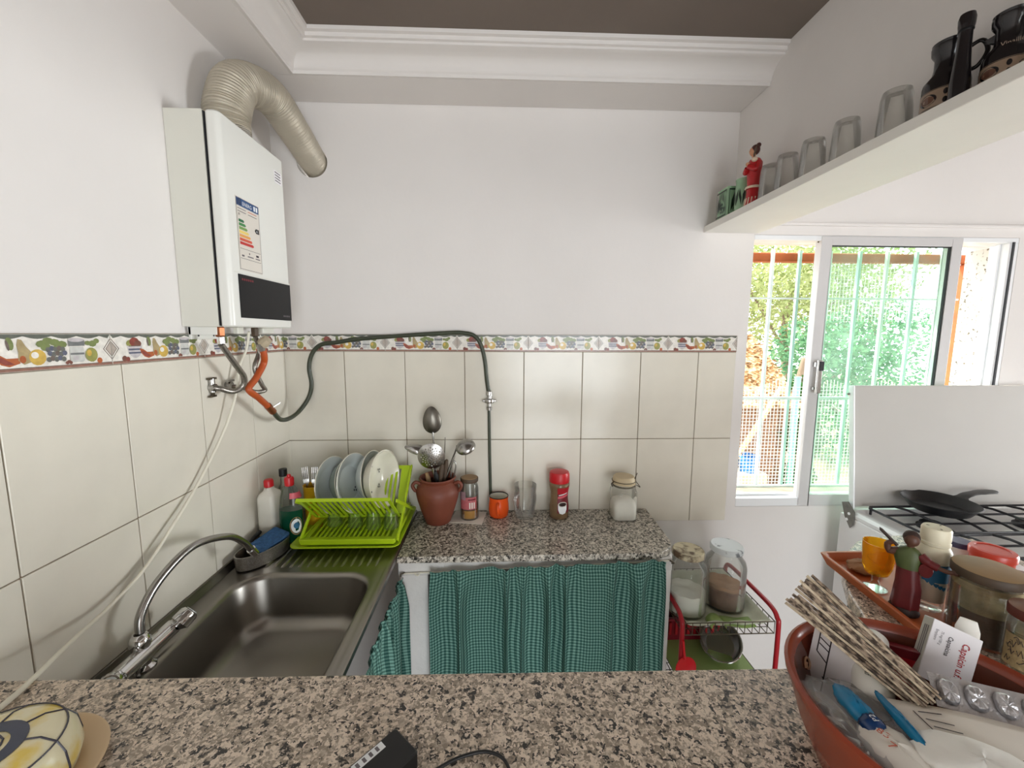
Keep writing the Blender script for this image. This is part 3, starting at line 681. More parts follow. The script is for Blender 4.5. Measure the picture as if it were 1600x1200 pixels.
# red robed lady figurine
def figure_on_shelf():
    x, y = 0.895, -0.262
    t = thing('figurine', 'red robed lady figurine standing on the shelf', 'figurine', (x, y, ZS))
    b = MB(); b.lathe([(0, 0), (0.024, 0), (0.027, 0.008), (0.022, 0.04), (0.021, 0.08), (0.025, 0.12), (0.026, 0.145), (0.018, 0.158), (0.009, 0.163)], (x, y, ZS), 20, sx=0.9, sy=1.05); build('robe', b, 'robe_red', t, smooth=50)
    b = MB()
    for k in range(7):
        a = R(150+k*26); b.tube(cr([(x+0.0235*math.cos(a), y+0.025*math.sin(a), ZS+0.004), (x+0.0225*math.cos(a+.05), y+0.024*math.sin(a+.05), ZS+0.016), (x+0.0215*math.cos(a+.1), y+0.0235*math.sin(a+.1), ZS+0.03)], 4), 0.0022, 6)
    b.lathe([(0.0245, 0.060), (0.026, 0.064), (0.0245, 0.068)], (x, y, ZS), 20); build('hem_fold', b, 'robe_white', t, smooth=50)
    b = MB(); b.tube(cr([(x-0.006, y+0.022, ZS+0.142), (x-0.024, y+0.012, ZS+0.118), (x-0.028, y-0.004, ZS+0.128)], 6), 0.0085, 10); build('sleeve', b, 'robe_red', t, smooth=50)
    b = MB(); b.tube(cr([(x, y-0.024, ZS+0.143), (x-0.012, y-0.030, ZS+0.118), (x-0.028, y-0.010, ZS+0.132)], 6), 0.0085, 10); build('sleeve', b, 'robe_red', t, smooth=50)
    b = MB(); b.ball((x-0.028, y-0.006, ZS+0.140), 0.007, 10, 8); b.tube([(x-0.004, y, ZS+0.155), (x-0.006, y, ZS+0.176)], 0.006, 8); b.ball((x-0.006, y+0.001, ZS+0.186), 0.0135, 14, 10, sz=1.2)
    b.ball((x-0.0192, y+0.002, ZS+0.184), 0.0026, 8, 6); build('head_and_hands', b, 'skin', t, smooth=60)
    b = MB(); b.ball((x-0.002, y-0.002, ZS+0.190), 0.0148, 14, 10, sz=1.15); b.ball((x+0.006, y-0.006, ZS+0.204), 0.008, 10, 8); build('hair', b, 'hair_brown', t, smooth=60)
    b = MB(); b.ball((x-0.016, y-0.024, ZS+0.150), 0.010, 10, 8, sz=0.8); build('white_collar', b, 'robe_white', t, smooth=60)
    b = MB(); b.slab([(x-0.020, y-0.028, ZS+0.155), (x-0.020, y-0.036, ZS+0.168), (x-0.02, y-0.042, ZS+0.188), (x-0.02, y-0.034, ZS+0.182), (x-0.02, y-0.026, ZS+0.165)], 0.003); build('fan', b, 'wood_dark', t)
figure_on_shelf()
# tumblers standing upside down
TW = [(0.905, -0.338), (0.905, -0.418), (0.91, -0.517), (0.915, -0.625), (0.918, -0.757)]
TL = ['upside down glass tumbler beside the red figurine on the shelf', 'second upside down glass tumbler from the red figurine on the shelf', 'middle tumbler of the five upside down ones on the shelf',
      'fourth upside down glass tumbler counting from the red figurine', 'upside down glass tumbler nearest the black jugs on the shelf']
b = MB(); b.lathe([(0.0335, 0.0), (0.0325, 0.03), (0.0295, 0.095), (0.026, 0.110), (0.0, 0.112), (0.0, 0.100), (0.0235, 0.100), (0.0275, 0.090), (0.0310, 0.03), (0.0320, 0.0), (0.0335, 0.0)], (0, 0, 0), 28)
tb = build('tumbler', b, 'tumbler', None, smooth=50); tag(tb, TL[0], 'glass', 'upside down tumblers on the shelf'); tb.location = (*TW[0], ZS)
for p, l in zip(TW[1:], TL[1:]): dup(tb, (*p, ZS), l)
def jug(name, label, x, y, s, spout):
    t = thing(name, label, 'jug', (x, y, ZS)); k = s
    pr = [(0, 0), (0.036, 0), (0.0375, 0.004), (0.0375, 0.062), (0.036, 0.070), (0.024, 0.086), (0.022, 0.098), (0.022, 0.118), (0.028, 0.128), (0.029, 0.140), (0.025, 0.143), (0.0, 0.146)]
    b = MB(); b.lathe([(r*k, z*k) for r, z in pr], (x, y, ZS), 28); build('body', b, 'jug_black', t, smooth=40)
    b = MB(); b.lathe([(0.0377*k, 0.012*k), (0.0379*k, 0.013*k), (0.0379*k, 0.048*k), (0.0377*k, 0.049*k)], (x, y, ZS), 28); build('band', b, 'jug_band', t, smooth=40)
    b = MB()
    for q in range(8):
        a = 2*PI*q/8; M = basis((x+0.0381*k*math.cos(a), y+0.0381*k*math.sin(a), ZS+0.030*k), (-math.sin(a), math.cos(a), 0), (0, 0, 1))
        def cyl(u, v_, h=0.0002):
            aa = a+u/(0.038*k); return (x+(0.0381*k+h)*math.cos(aa), y+(0.0381*k+h)*math.sin(aa), ZS+0.030*k+v_)
        if q % 2 == 0:
            b.poly([cyl(u, v_) for u, v_ in ell(0, 0, 0.017*k, 0.0115*k, 16)], 0); b.poly([cyl(u, v_, 0.0004) for u, v_ in ell(0, 0, 0.013*k, 0.008*k, 14)], 1)
        else:
            for dv in (-0.008*k, 0.008*k): b.poly([cyl(u, v_) for u, v_ in ell(0, dv, 0.004*k, 0.006*k, 10)], 0)
    for z in (0.0135, 0.0475): b.lathe([(0.0381*k, z*k-0.0006), (0.0382*k, z*k), (0.0381*k, z*k+0.0006)], (x, y, ZS), 28, 0)
    build('motif', b, ['jug_black', 'jug_motif'], t)
    d = V((0.55, -0.83, 0)); pts = [V((x, y, ZS))+d*0.021*k+V((0, 0, 0.120*k)), V((x, y, ZS))+d*0.045*k+V((0, 0, 0.128*k)), V((x, y, ZS))+d*0.055*k+V((0, 0, 0.105*k)), V((x, y, ZS))+d*0.044*k+V((0, 0, 0.082*k)), V((x, y, ZS))+d*0.030*k+V((0, 0, 0.078*k))]
    b = MB().tube(cr(pts, 6), 0.004*k, 8); build('handle', b, 'jug_black', t, smooth=50)
    if spout:
        e = V((-0.62, 0.78, 0)); b = MB(); p0 = V((x, y, ZS))
        b.loft([[p0+e*0.018*k+V((0, 0, 0.100*k))+V((-e.y*q, e.x*q, w_)) for q, w_ in ((0.009*k, 0.014*k), (-0.009*k, 0.014*k), (-0.006*k, -0.004*k), (0.006*k, -0.004*k))], [p0+e*0.036*k+V((0, 0, 0.106*k))+V((-e.y*q, e.x*q, w_)) for q, w_ in ((0.002*k, 0.004*k), (-0.002*k, 0.004*k), (-0.001*k, 0.0), (0.001*k, 0.0))]], cap0=True, cap1=True)
        build('spout', b, 'jug_black', t)
    b = MB().lathe([(0.027*k, 0.1405*k), (0.0285*k, 0.146*k), (0.02*k, 0.150*k), (0.0, 0.151*k)], (x, y, ZS), 24); build('lid', b, 'jug_black', t, smooth=50)
    return t
j1 = jug('black_jug', 'smaller black jug with a patterned brown band on the shelf', 0.915, -0.868, 0.96, False)
j2 = jug('black_jug', 'larger black jug with pointed spout and white lettering on the shelf', 0.926, -0.962, 0.88, True)
a = R(200); text('lettering', 'Vinaille', 0.010, basis((0.926-0.026, -0.962-0.008, ZS+0.067), (0.62, -0.78, 0), (-0.2, -0.2, 1)), 'jug_band', j2)
t = thing('black_bottle', 'tall slim black bottle between the two black jugs on the shelf', 'bottle', (0.8795, -0.927, ZS))
b = MB(); b.lathe([(0, 0), (0.0145, 0), (0.015, 0.03), (0.0125, 0.06), (0.0105, 0.09), (0.0100, 0.118), (0.0120, 0.130), (0.0125, 0.142), (0.0105, 0.150), (0.0, 0.152)], (0.8795, -0.927, ZS), 24); build('body', b, 'jug_black', t, smooth=50)
b = MB().lathe([(0.0102, 0.119), (0.0115, 0.122), (0.0106, 0.125)], (0.8795, -0.927, ZS), 24); build('ring', b, 'black_gloss', t, smooth=50)
b = MB(); b.lathe([(0.029, 0.0), (0.029, 0.02), (0.033, 0.10), (0.036, 0.16), (0.0345, 0.16), (0.0315, 0.10), (0.0275, 0.02), (0.0, 0.014), (0, 0)], (0, 0, 0), 28)
o = build('beer_glass', b, 'tumbler', None, smooth=50); o.location = (0.925, -1.075, ZS); tag(o, 'tall upright glass beyond the larger black jug on the shelf', 'glass')

# ------------------------------------------------------------------ gas water heater with its flue and pipes
ht = thing('gas_water_heater', 'white wall mounted gas water heater above the sink', 'water heater', (-0.816, -0.373, 1.668))
b = MB().box(XL+0.0005, -0.7862, -0.541, -0.205, 1.668, 2.243); build('body', b, 'heater_side', ht, bevel=0.001)
b = MB().box(-0.7862, -0.784, -0.538, -0.208, 1.671, 2.240); build('seam', b, 'rubber', ht)
b = MB(); b.loft([[V((p.x, p.y, z)) for p in rrect(-0.784+0.0, -0.744-i, -0.541+i, -0.205-i, 0.014, 0)] for i, z in ((0.004, 1.668), (0.0, 1.672), (0.0, 2.238), (0.004, 2.243))], cap0=True, cap1=True)
build('cover', b, 'enamel_white', ht, smooth=35)
b = MB(); b.slab([(-0.7436, -0.506, 1.695), (-0.7436, -0.214, 1.695), (-0.7436, -0.214, 1.820), (-0.7436, -0.506, 1.820)], 0.0022)
cp = build('control_panel', b, 'black_gloss', ht)
MH = basis((-0.7412, -0.506, 1.695), (0, 1, 0), (0, 0, 1))
b = MB()
for k in range(6): b.poly([MH @ V((0.012+k*0.010+x, 0.108+y, 0.0005)) for x, y in ((0, 0), (0.007, 0), (0.007, 0.006), (0, 0.006))])
build('red_print', b, 'label_darkred', cp)
b = MB()
for k in range(4): b.poly([MH @ V((0.235+k*0.011+x, 0.012+y, 0.0005)) for x, y in ((0, 0), (0.008, 0), (0.008, 0.005), (0, 0.005))])
build('grey_print', b, 'ink_grey', cp)
b = MB().box(-0.7438, -0.7425, -0.520, -0.209, 1.823, 1.8255); build('panel_seam', b, 'heater_side', ht)
# energy label
lab = build('energy_label', MB().slab([(-0.7437, -0.494, 1.833), (-0.7437, -0.380, 1.833), (-0.7437, -0.380, 2.040), (-0.7437, -0.494, 2.040)], 0.0008), 'label_cream', ht)
ML = basis((-0.7428, -0.494, 1.833), (0, 1, 0), (0, 0, 1))
def Lp(name, pts, m, h=0.0004): return build(name, MB().poly([ML @ V((x, y, h)) for x, y in pts]), m, lab)
def Lr(name, x0, x1, y0, y1, m, h=0.0004): return Lp(name, ((x0, y0), (x1, y0), (x1, y1), (x0, y1)), m, h)
Lr('header', 0.003, 0.111, 0.182, 0.204, 'eu_blue'); Lr('flag', 0.005, 0.026, 0.184, 0.202, 'bag_navy', 0.0006)
text('lettering', 'ENERG', 0.015, ML @ Matrix.Translation((0.030, 0.187, 0.0007)), 'ink_white', lab)
Lr('icon', 0.086, 0.094, 0.186, 0.200, 'ink_white', 0.0006); Lr('icon', 0.098, 0.106, 0.186, 0.200, 'ink_white', 0.0006)
for k, m in enumerate(('en_a', 'en_b', 'en_c', 'en_d', 'en_e', 'en_f', 'en_g')):
    y0 = 0.137-k*0.0105; x1 = 0.030+k*0.0068
    Lp('rating_bar', ((0.008, y0), (x1, y0), (x1+0.005, y0+0.004), (x1, y0+0.008), (0.008, y0+0.008)), m)
Lp('rating_arrow', ((0.086, 0.128), (0.092, 0.121), (0.108, 0.121), (0.108, 0.135), (0.092, 0.135)), 'black_matt')
text('lettering', 'A', 0.011, ML @ Matrix.Translation((0.093, 0.124, 0.0007)), 'ink_white', lab)
for y0 in (0.176, 0.168): 
    Lr('fine_print', 0.006, 0.046, y0-0.002, y0, 'ink_grey'); Lr('fine_print', 0.056, 0.100, y0-0.002, y0, 'ink_orange' if y0 > 0.17 else 'ink_grey')
text('lettering', 'A', 0.012, ML @ Matrix.Translation((0.008, 0.155, 0.0005)), 'ink', lab)
for y0 in (0.062, 0.034): Lr('rule', 0.006, 0.108, y0, y0+0.0012, 'ink_grey')
for y0 in (0.004, 0.2045): Lr('border_line', 0.002, 0.112, y0-0.001, y0+0.0002, 'ink_grey')
for x0 in (0.0012, 0.1120): Lr('border_line', x0, x0+0.0012, 0.004, 0.2045, 'ink_grey')
Lr('fine_print', 0.048, 0.052, 0.050, 0.055, 'ink'); Lr('fine_print', 0.040, 0.070, 0.042, 0.045, 'ink_grey'); Lr('fine_print', 0.080, 0.104, 0.042, 0.045, 'ink_grey'); Lr('fine_print', 0.084, 0.098, 0.049, 0.055, 'ink'); Lr('fine_print', 0.012, 0.024, 0.040, 0.045, 'ink_grey')
nl = build('notice_label', MB().slab([(-0.7437, -0.272, 2.152), (-0.7437, -0.224, 2.152), (-0.7437, -0.224, 2.192), (-0.7437, -0.272, 2.192)], 0.0006), 'paper_white', ht)
b = MB()
for k in range(4): b.slab([(-0.7430, -0.267, 2.158+k*0.009), (-0.7430, -0.232, 2.158+k*0.009), (-0.7430, -0.232, 2.1606+k*0.009), (-0.7430, -0.267, 2.1606+k*0.009)], 0.0003)
build('print', b, 'ink', nl)
# fittings under the heater
b = MB().box(XL+0.0075, -0.872, -0.53, -0.40, 1.632, 1.668).box(XL+0.0075, -0.80, -0.53, -0.526, 1.645, 1.668); build('mounting_bracket', b, 'enamel_white', ht, bevel=0.001)
b = MB()
for y in (-0.505, -0.44): b.slab([(-0.8716, y, 1.640), (-0.8716, y+0.006, 1.640), (-0.8716, y+0.006, 1.658), (-0.8716, y, 1.658)], 0.0006)
build('slot', b, 'rubber', ht)
def nut(c, r, h, m, name, parent, d=(0, 0, 1)):
    M = Matrix.Translation(c) @ V(d).to_track_quat('Z', 'Y').to_matrix().to_4x4()
    b = MB().lathe([(0, 0), (r*0.9, 0), (r, h*0.12), (r, h*0.88), (r*0.9, h), (0, h)], (0, 0, 0), 6, M=M); return build(name, b, m, parent)
nut((-0.80, -0.517, 1.640), 0.013, 0.028, 'brass', 'brass_nut', ht); nut((-0.80, -0.517, 1.618), 0.010, 0.022, 'chrome', 'chrome_nut', ht)
nut((-0.80, -0.345, 1.640), 0.012, 0.028, 'wood_dark', 'brass_nut', ht)
b = MB().lathe([(0.0, 0), (0.017, 0.001), (0.019, 0.010), (0.016, 0.030), (0.0, 0.033)], (0, 0, 0), 10, M=Matrix.Translation((-0.79, -0.330, 1.612)) @ Matrix.Rotation(R(50), 4, 'Y')); build('gas_tap', b, 'valve_beige', ht, smooth=30)
build('outlet_block', MB().box(-0.81, -0.79, -0.315, -0.245, 1.650, 1.668), 'heater_side', ht, bevel=0.002); build('outlet_stub', MB().box(-0.805, -0.79, -0.45, -0.42, 1.648, 1.668), 'heater_side', ht, bevel=0.002)
# corrugated aluminium flue
fl = thing('flue_pipe', 'ribbed aluminium flue pipe bending from heater into the wall', 'pipe', (-0.815, -0.38, 2.243))
path = cr([(-0.812, -0.385, 2.243), (-0.812, -0.385, 2.315), (-0.802, -0.335, 2.415), (-0.776, -0.205, 2.452), (-0.750, -0.085, 2.390), (-0.7305, 0.0, 2.332), (-0.716, 0.09, 2.290)], 80)
rr_ = random.Random(4); rs = []
for i in range(len(path)):
    t = i/(len(path)-1); rib = 0.0016*math.sin(i*2*PI/6.0)*(1 if t < 0.45 else max(0.06, 1-(t-0.45)*6)); rs.append(0.0590+0.003*math.sin(PI*min(1, t*2))*(1 if t < .5 else 0.6)-0.0095*max(0, t-0.5)/0.5+rib+rr_.uniform(-.0004, .0004))
b = MB().tube(path, rs, 28, caps=False); build('duct', b, 'alu_duct', fl, smooth=50)
b = MB().lathe([(0.0565, 0), (0.060, 0.002), (0.060, 0.018), (0.057, 0.020)], (-0.812, -0.385, 2.2435), 28); build('collar', b, 'brushed', fl, smooth=40)
# hoses, pipes, cord
def tubething(name, label, cat, pts, r, m, n=8, seg=10):
    o = build(name, MB().tube(cr(pts, n), r, seg), m, None, smooth=60); tag(o, label, cat); return o
hs = tubething('braided_hose', 'grey braided water hose curving from heater to the wall valve', 'hose', [(-0.80, -0.517, 1.618), (-0.80, -0.500, 1.600), (-0.80, -0.458, 1.554), (-0.805, -0.412, 1.512), (-0.815, -0.405, 1.482), (-0.835, -0.425, 1.467), (-0.855, -0.455, 1.480), (-0.872, -0.462, 1.485)], 0.0085, 'braid')
hs = tubething('braided_hose', 'looped grey braided hose hanging beside the orange gas hose', 'hose', [(-0.80, -0.345, 1.642), (-0.815, -0.300, 1.590), (-0.82, -0.325, 1.533), (-0.815, -0.300, 1.475), (-0.815, -0.283, 1.452), (-0.83, -0.315, 1.450), (-0.85, -0.350, 1.470), (-0.868, -0.385, 1.478)], 0.0075, 'braid')
t = thing('stop_valve', 'small angle valve on the tiles under the water heater', 'valve', (-0.878, -0.455, 1.482))
b = MB().tube([(-0.8795, -0.462, 1.484), (-0.862, -0.462, 1.484)], 0.012, 12).tube([(-0.872, -0.462, 1.470), (-0.872, -0.462, 1.512)], 0.008, 10); build('body', b, 'brushed', t, smooth=40)
b = MB().beam((-0.872, -0.478, 1.512), (-0.872, -0.446, 1.512), 0.010, 0.006).beam((-0.872, -0.478, 1.458), (-0.872, -0.450, 1.458), 0.008, 0.006).beam((-0.872, -0.462, 1.458), (-0.872, -0.462, 1.472), 0.008, 0.008); build('tap_lever', b, 'wire', t)
b = MB().tube([(-0.8795, -0.385, 1.482), (-0.862, -0.385, 1.482)], 0.012, 12).beam((-0.866, -0.400, 1.497), (-0.866, -0.370, 1.497), 0.008, 0.006); build('wall_plug', b, 'brushed', t, smooth=40)
og = thing('gas_hose', 'orange rubber gas hose hanging from the heater tap', 'hose', (-0.80, -0.33, 1.61))
b = MB().tube(cr([(-0.79, -0.332, 1.612), (-0.79, -0.318, 1.575), (-0.80, -0.308, 1.545), (-0.805, -0.350, 1.500), (-0.805, -0.392, 1.470), (-0.80, -0.350, 1.435), (-0.80, -0.290, 1.392)], 10), 0.0105, 12); build('tube', b, 'hose_orange', og, smooth=60)
b = MB().tube([(-0.80, -0.300, 1.400), (-0.80, -0.268, 1.372)], 0.0125, 12); build('end_sleeve', b, 'brass', og, smooth=50)
b = MB().beam((-0.79, -0.285, 1.392), (-0.775, -0.265, 1.405), 0.006, 0.004).tube([(-0.79, -0.332, 1.592), (-0.79, -0.338, 1.616)], 0.0125, 12); build('hose_clamp', b, 'brushed', og)
gpz = thing('gas_pipe', 'dark green gas pipe running along the tiles to the counter', 'pipe', (-0.03, -0.017, 0.89))
b = MB().tube(cr([(-0.80, -0.268, 1.372), (-0.812, -0.20, 1.330), (-0.818, -0.12, 1.318), (-0.812, -0.05, 1.334), (-0.785, -0.022, 1.385), (-0.772, -0.018, 1.44), (-0.778, -0.018, 1.51), (-0.762, -0.018, 1.568), (-0.725, -0.018, 1.604), (-0.66, -0.018, 1.614), (-0.573, -0.018, 1.628), (-0.40, -0.018, 1.642), (-0.204, -0.018, 1.655), (-0.14, -0.018, 1.655), (-0.095, -0.018, 1.643), (-0.068, -0.018, 1.605), (-0.052, -0.018, 1.54), (-0.044, -0.018, 1.46), (-0.036, -0.018, 1.40)], 8), 0.0085, 10); build('tube', b, 'pipe_green', gpz, smooth=60)
b = MB().tube([(-0.036, -0.018, 1.40), (-0.033, -0.018, 1.15), (-0.028, -0.018, 0.8805)], 0.0065, 10); build('riser', b, 'pipe_green', gpz, smooth=60)
vv = build('gas_valve', MB().lathe([(0, 0), (0.011, 0), (0.012, 0.014), (0.008, 0.016), (0.008, 0.030), (0.020, 0.032), (0.022, 0.040), (0.020, 0.048), (0.010, 0.050), (0.010, 0.062), (0.013, 0.064), (0.012, 0.080), (0.007, 0.084)], (-0.034, -0.024, 1.330), 14), 'brushed', gpz, smooth=40)
build('valve_handle', MB().beam((-0.062, -0.030, 1.372), (-0.004, -0.030, 1.372), 0.008, 0.010), 'brushed', vv, bevel=0.002)
tubething('power_cord', 'white electric cord hanging from the heater across the left tiles', 'cord', [(-0.81, -0.36, 1.655), (-0.83, -0.345, 1.60), (-0.85, -0.358, 1.54), (-0.845, -0.392, 1.46), (-0.855, -0.448, 1.35), (-0.862, -0.566, 1.222), (-0.857, -0.68, 1.143), (-0.85, -0.782, 1.084), (-0.845, -0.88, 1.057), (-0.82, -0.962, 1.064), (-0.78, -1.045, 1.083), (-0.734, -1.127, 1.106), (-0.726, -1.176, 1.1055), (-0.72, -1.30, 1.1045)], 0.0042, 'cord_white')
# ------------------------------------------------------------------ sink counter
sk = thing('sink', 'stainless steel sink with drainboard along the left tiled wall', 'sink', (-0.616, -0.56, 0.885))
n_ = 10
def rect_like(x0, x1, y0, y1, r, z): return rrect(x0, x1, y0, y1, r, z, n_)
bx0, bx1, by0, by1 = -0.80, -0.392, -0.955, -0.488
b = MB()
b.loft([rect_like(-0.8795, -0.352, -1.118, -0.004, 0.004, 0.862), rect_like(-0.8795, -0.350, -1.119, -0.003, 0.004, 0.882), rect_like(-0.876, -0.354, -1.116, -0.006, 0.004, 0.886),
        rect_like(-0.866, -0.368, -1.10, -0.016, 0.006, 0.8845), rect_like(bx0-0.018, bx1+0.014, by0-0.02, by1+0.018, 0.10, 0.8845), rect_like(bx0-0.008, bx1+0.008, by0-0.008, by1+0.008, 0.095, 0.8865),
        rect_like(bx0, bx1, by0, by1, 0.09, 0.883), rect_like(bx0+0.004, bx1-0.004, by0+0.004, by1-0.004, 0.088, 0.872), rect_like(bx0+0.020, bx1-0.020, by0+0.020, by1-0.020, 0.085, 0.765),
        rect_like(bx0+0.030, bx1-0.030, by0+0.030, by1-0.030, 0.08, 0.742), rect_like(bx0+0.055, bx1-0.055, by0+0.055, by1-0.055, 0.07, 0.730), rect_like(bx0+0.13, bx1-0.13, by0+0.15, by1-0.15, 0.04, 0.726)], cap1=True)
build('basin', b, 'steel', sk, smooth=50)
b = MB().loft([[V((-0.879, y, 0.884)), V((-0.862, y, 0.884)), V((-0.870, y, 0.900)), V((-0.873, y, 0.908)), V((-0.879, y, 0.908))] for y in (-1.118, -0.004)], cap0=True, cap1=True); build('upstand', b, 'steel_dark', sk, bevel=0.002)
for k in range(15):
    x = -0.79+0.0275*k; b = MB(); b.loft([[V((x-0.006, y, 0.8842)), V((x-0.003, y, z)), V((x+0.003, y, z)), V((x+0.006, y, 0.8842))] for y, z in ((-0.445, 0.8846), (-0.43, 0.8885), (-0.08, 0.8885), (-0.06, 0.8846))], cap0=True, cap1=True); build('drainboard_rib', b, 'steel', sk, smooth=60)
b = MB().lathe([(0.036, 0.7265), (0.034, 0.7285), (0.02, 0.7265), (0, 0.7262)], (-0.60, -0.82, 0), 24); build('drain', b, 'chrome', sk, smooth=40)
# mixer tap
tp = thing('mixer_tap', 'chrome mixer tap with arched swan neck spout over the sink', 'tap', (-0.812, -0.855, 0.887))
b = MB().lathe([(0.026, 0), (0.026, 0.006), (0.018, 0.012), (0.017, 0.03)], (-0.812, -0.855, 0.887), 20); b.tube([(-0.803, -0.945, 0.925), (-0.806, -0.772, 0.925)], 0.019, 16); b.tube([(-0.806, -0.785, 0.925), (-0.796, -0.766, 0.938)], 0.013, 12); b.lathe([(0.018, 0.0), (0.021, 0.01), (0.020, 0.022), (0.014, 0.032), (0.010, 0.034)], (-0.812, -0.855, 0.938), 16); build('body', b, 'chrome', tp, smooth=40)
sp_ = cr([(-0.812, -0.852, 0.955), (-0.815, -0.842, 1.010), (-0.808, -0.790, 1.064), (-0.790, -0.703, 1.100), (-0.772, -0.602, 1.074), (-0.764, -0.545, 1.028), (-0.758, -0.515, 0.985)], 10)
b = MB().tube(sp_, 0.0095, 14); sp = build('spout', b, 'brushed', tp, smooth=60)
e = (sp_[-1]-sp_[-3]).normalized(); b = MB().tube([sp_[-1]-e*0.006, sp_[-1]+e*0.020], 0.0125, 14); build('aerator', b, 'chrome', sp, smooth=40)
for y, d, lab_ in ((-0.775, 1, None), (-0.94, -1, None)):
    b = MB(); M = Matrix.Translation((-0.795, y, 0.928)) @ V((0.45, d*0.75, 0.55)).to_track_quat('Z', 'Y').to_matrix().to_4x4(); L = []
    for z, r in ((0.0, 0.013), (0.006, 0.018), (0.010, 0.021), (0.034, 0.020), (0.040, 0.017), (0.041, 0.0001)):
        L.append([M @ V(((r+(0.0016 if (q % 2 and 0.006 < z < 0.039) else 0))*math.cos(2*PI*q/32), (r+(0.0016 if (q % 2 and 0.006 < z < 0.039) else 0))*math.sin(2*PI*q/32), z)) for q in range(32)])
    b.loft(L); hd = build('handle', b, 'chrome', tp, smooth=40)
    b = MB().lathe([(0.0, 0.0412), (0.014, 0.0412), (0.0135, 0.043), (0, 0.0435)], (0, 0, 0), 20, M=M); build('handle_cap', b, 'dish_grey', hd, smooth=40)
# soap caddy with the blue sponge
cy = thing('sponge_caddy', 'grey plastic sponge caddy on the back left corner of the sink', 'caddy', (-0.80, -0.385, 0.8865))
def ov(x, y, z): return V((x, y, z))
def oval_loop(k, z): return [ov(-0.800+(0.052+k)*math.cos(2*PI*i/32)*(1 if abs(math.cos(2*PI*i/32)) < .9 else 0.98)+0.025*math.sin(2*PI*i/32), -0.385+(0.088+k)*math.sin(2*PI*i/32), z) for i in range(32)]
b = MB().loft([oval_loop(-0.006, 0.8872), oval_loop(0.0, 0.8885), oval_loop(0.003, 0.926), oval_loop(0.004, 0.934), oval_loop(-0.001, 0.934), oval_loop(-0.004, 0.924), oval_loop(-0.008, 0.894)], cap0=True, cap1=True); build('dish', b, 'braid', cy, smooth=50)
spg = thing('sponge', 'blue scouring sponge lying in the grey caddy', 'sponge', (-0.785, -0.35, 0.925))
M = basis((-0.792, -0.365, 0.926), (0.30, 0.95, 0.12), (-0.95, 0.30, 0.25))
b = MB().loft([[M @ V((p.x, p.y, z)) for p in rrect(-0.058, 0.062, -0.032, 0.034, 0.008, 0)] for z in (0.004, 0.018)], cap0=True, cap1=True); build('scouring_layer', b, 'sponge_blue', spg, bevel=0.002)
b = MB().loft([[M @ V((p.x, p.y, z)) for p in rrect(-0.058, 0.062, -0.032, 0.034, 0.008, 0)] for z in (-0.012, 0.004)], cap0=True, cap1=True); build('foam_layer', b, 'wood_light', spg, bevel=0.002)
b = MB().tube(cr([(-0.846, -0.40, 0.926), (-0.846, -0.36, 0.944), (-0.842, -0.325, 0.950)], 5), 0.007, 8); tag(build('dish_brush_handle', b, 'black_matt', None, smooth=50), 'dark stub of a brush leaning in the grey caddy', 'brush')
# bottles in the corner
t = thing('bleach_bottle', 'white plastic bottle with red cap in the sink corner', 'bottle', (-0.842, -0.255, 0.889))
b = MB().loft([[V((-0.840+p.x, -0.255+p.y, z)) for p in rrect(-0.031+k, 0.031-k, -0.037+k, 0.037-k, 0.014, 0)] for k, z in ((0.003, 0.889), (0.0, 0.894), (0.0, 1.055), (0.004, 1.068), (0.016, 1.080), (0.018, 1.090))], cap0=True, cap1=True); build('body', b, 'bottle_white', t, smooth=50)
b = MB().lathe([(0.014, 1.090), (0.0165, 1.092), (0.0165, 1.112), (0.013, 1.118), (0.0, 1.119)], (-0.840, -0.255, 0), 20); build('cap', b, 'red_plastic', t, smooth=40)
t = thing('dark_bottle', 'bottle with small black cap standing behind the white bottle', 'bottle', (-0.83, -0.165, 0.889))
b = MB().lathe([(0, 0.889), (0.026, 0.889), (0.026, 1.04), (0.012, 1.07), (0.011, 1.10)], (-0.832, -0.168, 0), 20); build('body', b, 'bottle_clear', t, smooth=50)
b = MB().lathe([(0.012, 1.10), (0.0145, 1.101), (0.0145, 1.128), (0.0, 1.131)], (-0.832, -0.168, 0), 16); build('cap', b, 'black_matt', t, smooth=40)
t = thing('soap_bottle', 'clear bottle of dark green dish soap with red cap', 'bottle', (-0.757, -0.270, 0.889))
cx, cy_ = -0.757, -0.272
def sb(k, z): return [V((cx+(0.040+k)*math.cos(2*PI*i/28), cy_+(0.027+k)*math.sin(2*PI*i/28), z)) for i in range(28)]
b = MB().loft([sb(-0.004, 0.889), sb(0, 0.895), sb(0.001, 0.985), sb(0.0, 1.02), sb(-0.004, 1.055), sb(-0.012, 1.085), sb(-0.02, 1.10)], cap0=True, cap1=True); build('body', b, 'bottle_clear', t, smooth=50)
b = MB().loft([sb(-0.0035, 0.8895), sb(0.0004, 0.8955), sb(0.0014, 0.985), sb(0.0008, 1.012)], cap0=True, cap1=True); build('soap', b, 'soap_green', t, smooth=50)
b = MB().lathe([(0.013, 1.10), (0.0155, 1.102), (0.0165, 1.125), (0.014, 1.132), (0.007, 1.134), (0.006, 1.142), (0.0, 1.143)], (cx, cy_, 0), 20); build('cap', b, 'red_plastic', t, smooth=40)
b = MB()
for k in range(12):
    a0, a1 = R(-75+k*10), R(-65+k*10); b.poly([V((cx+0.0405*math.cos(a0), cy_+0.0276*math.sin(a0), 1.058)), V((cx+0.0405*math.cos(a1), cy_+0.0276*math.sin(a1), 1.058)), V((cx+0.034*math.cos(a1), cy_+0.021*math.sin(a1), 1.078)), V((cx+0.034*math.cos(a0), cy_+0.021*math.sin(a0), 1.078))])
build('pink_label', b, 'pink_plastic', t)
b = MB()
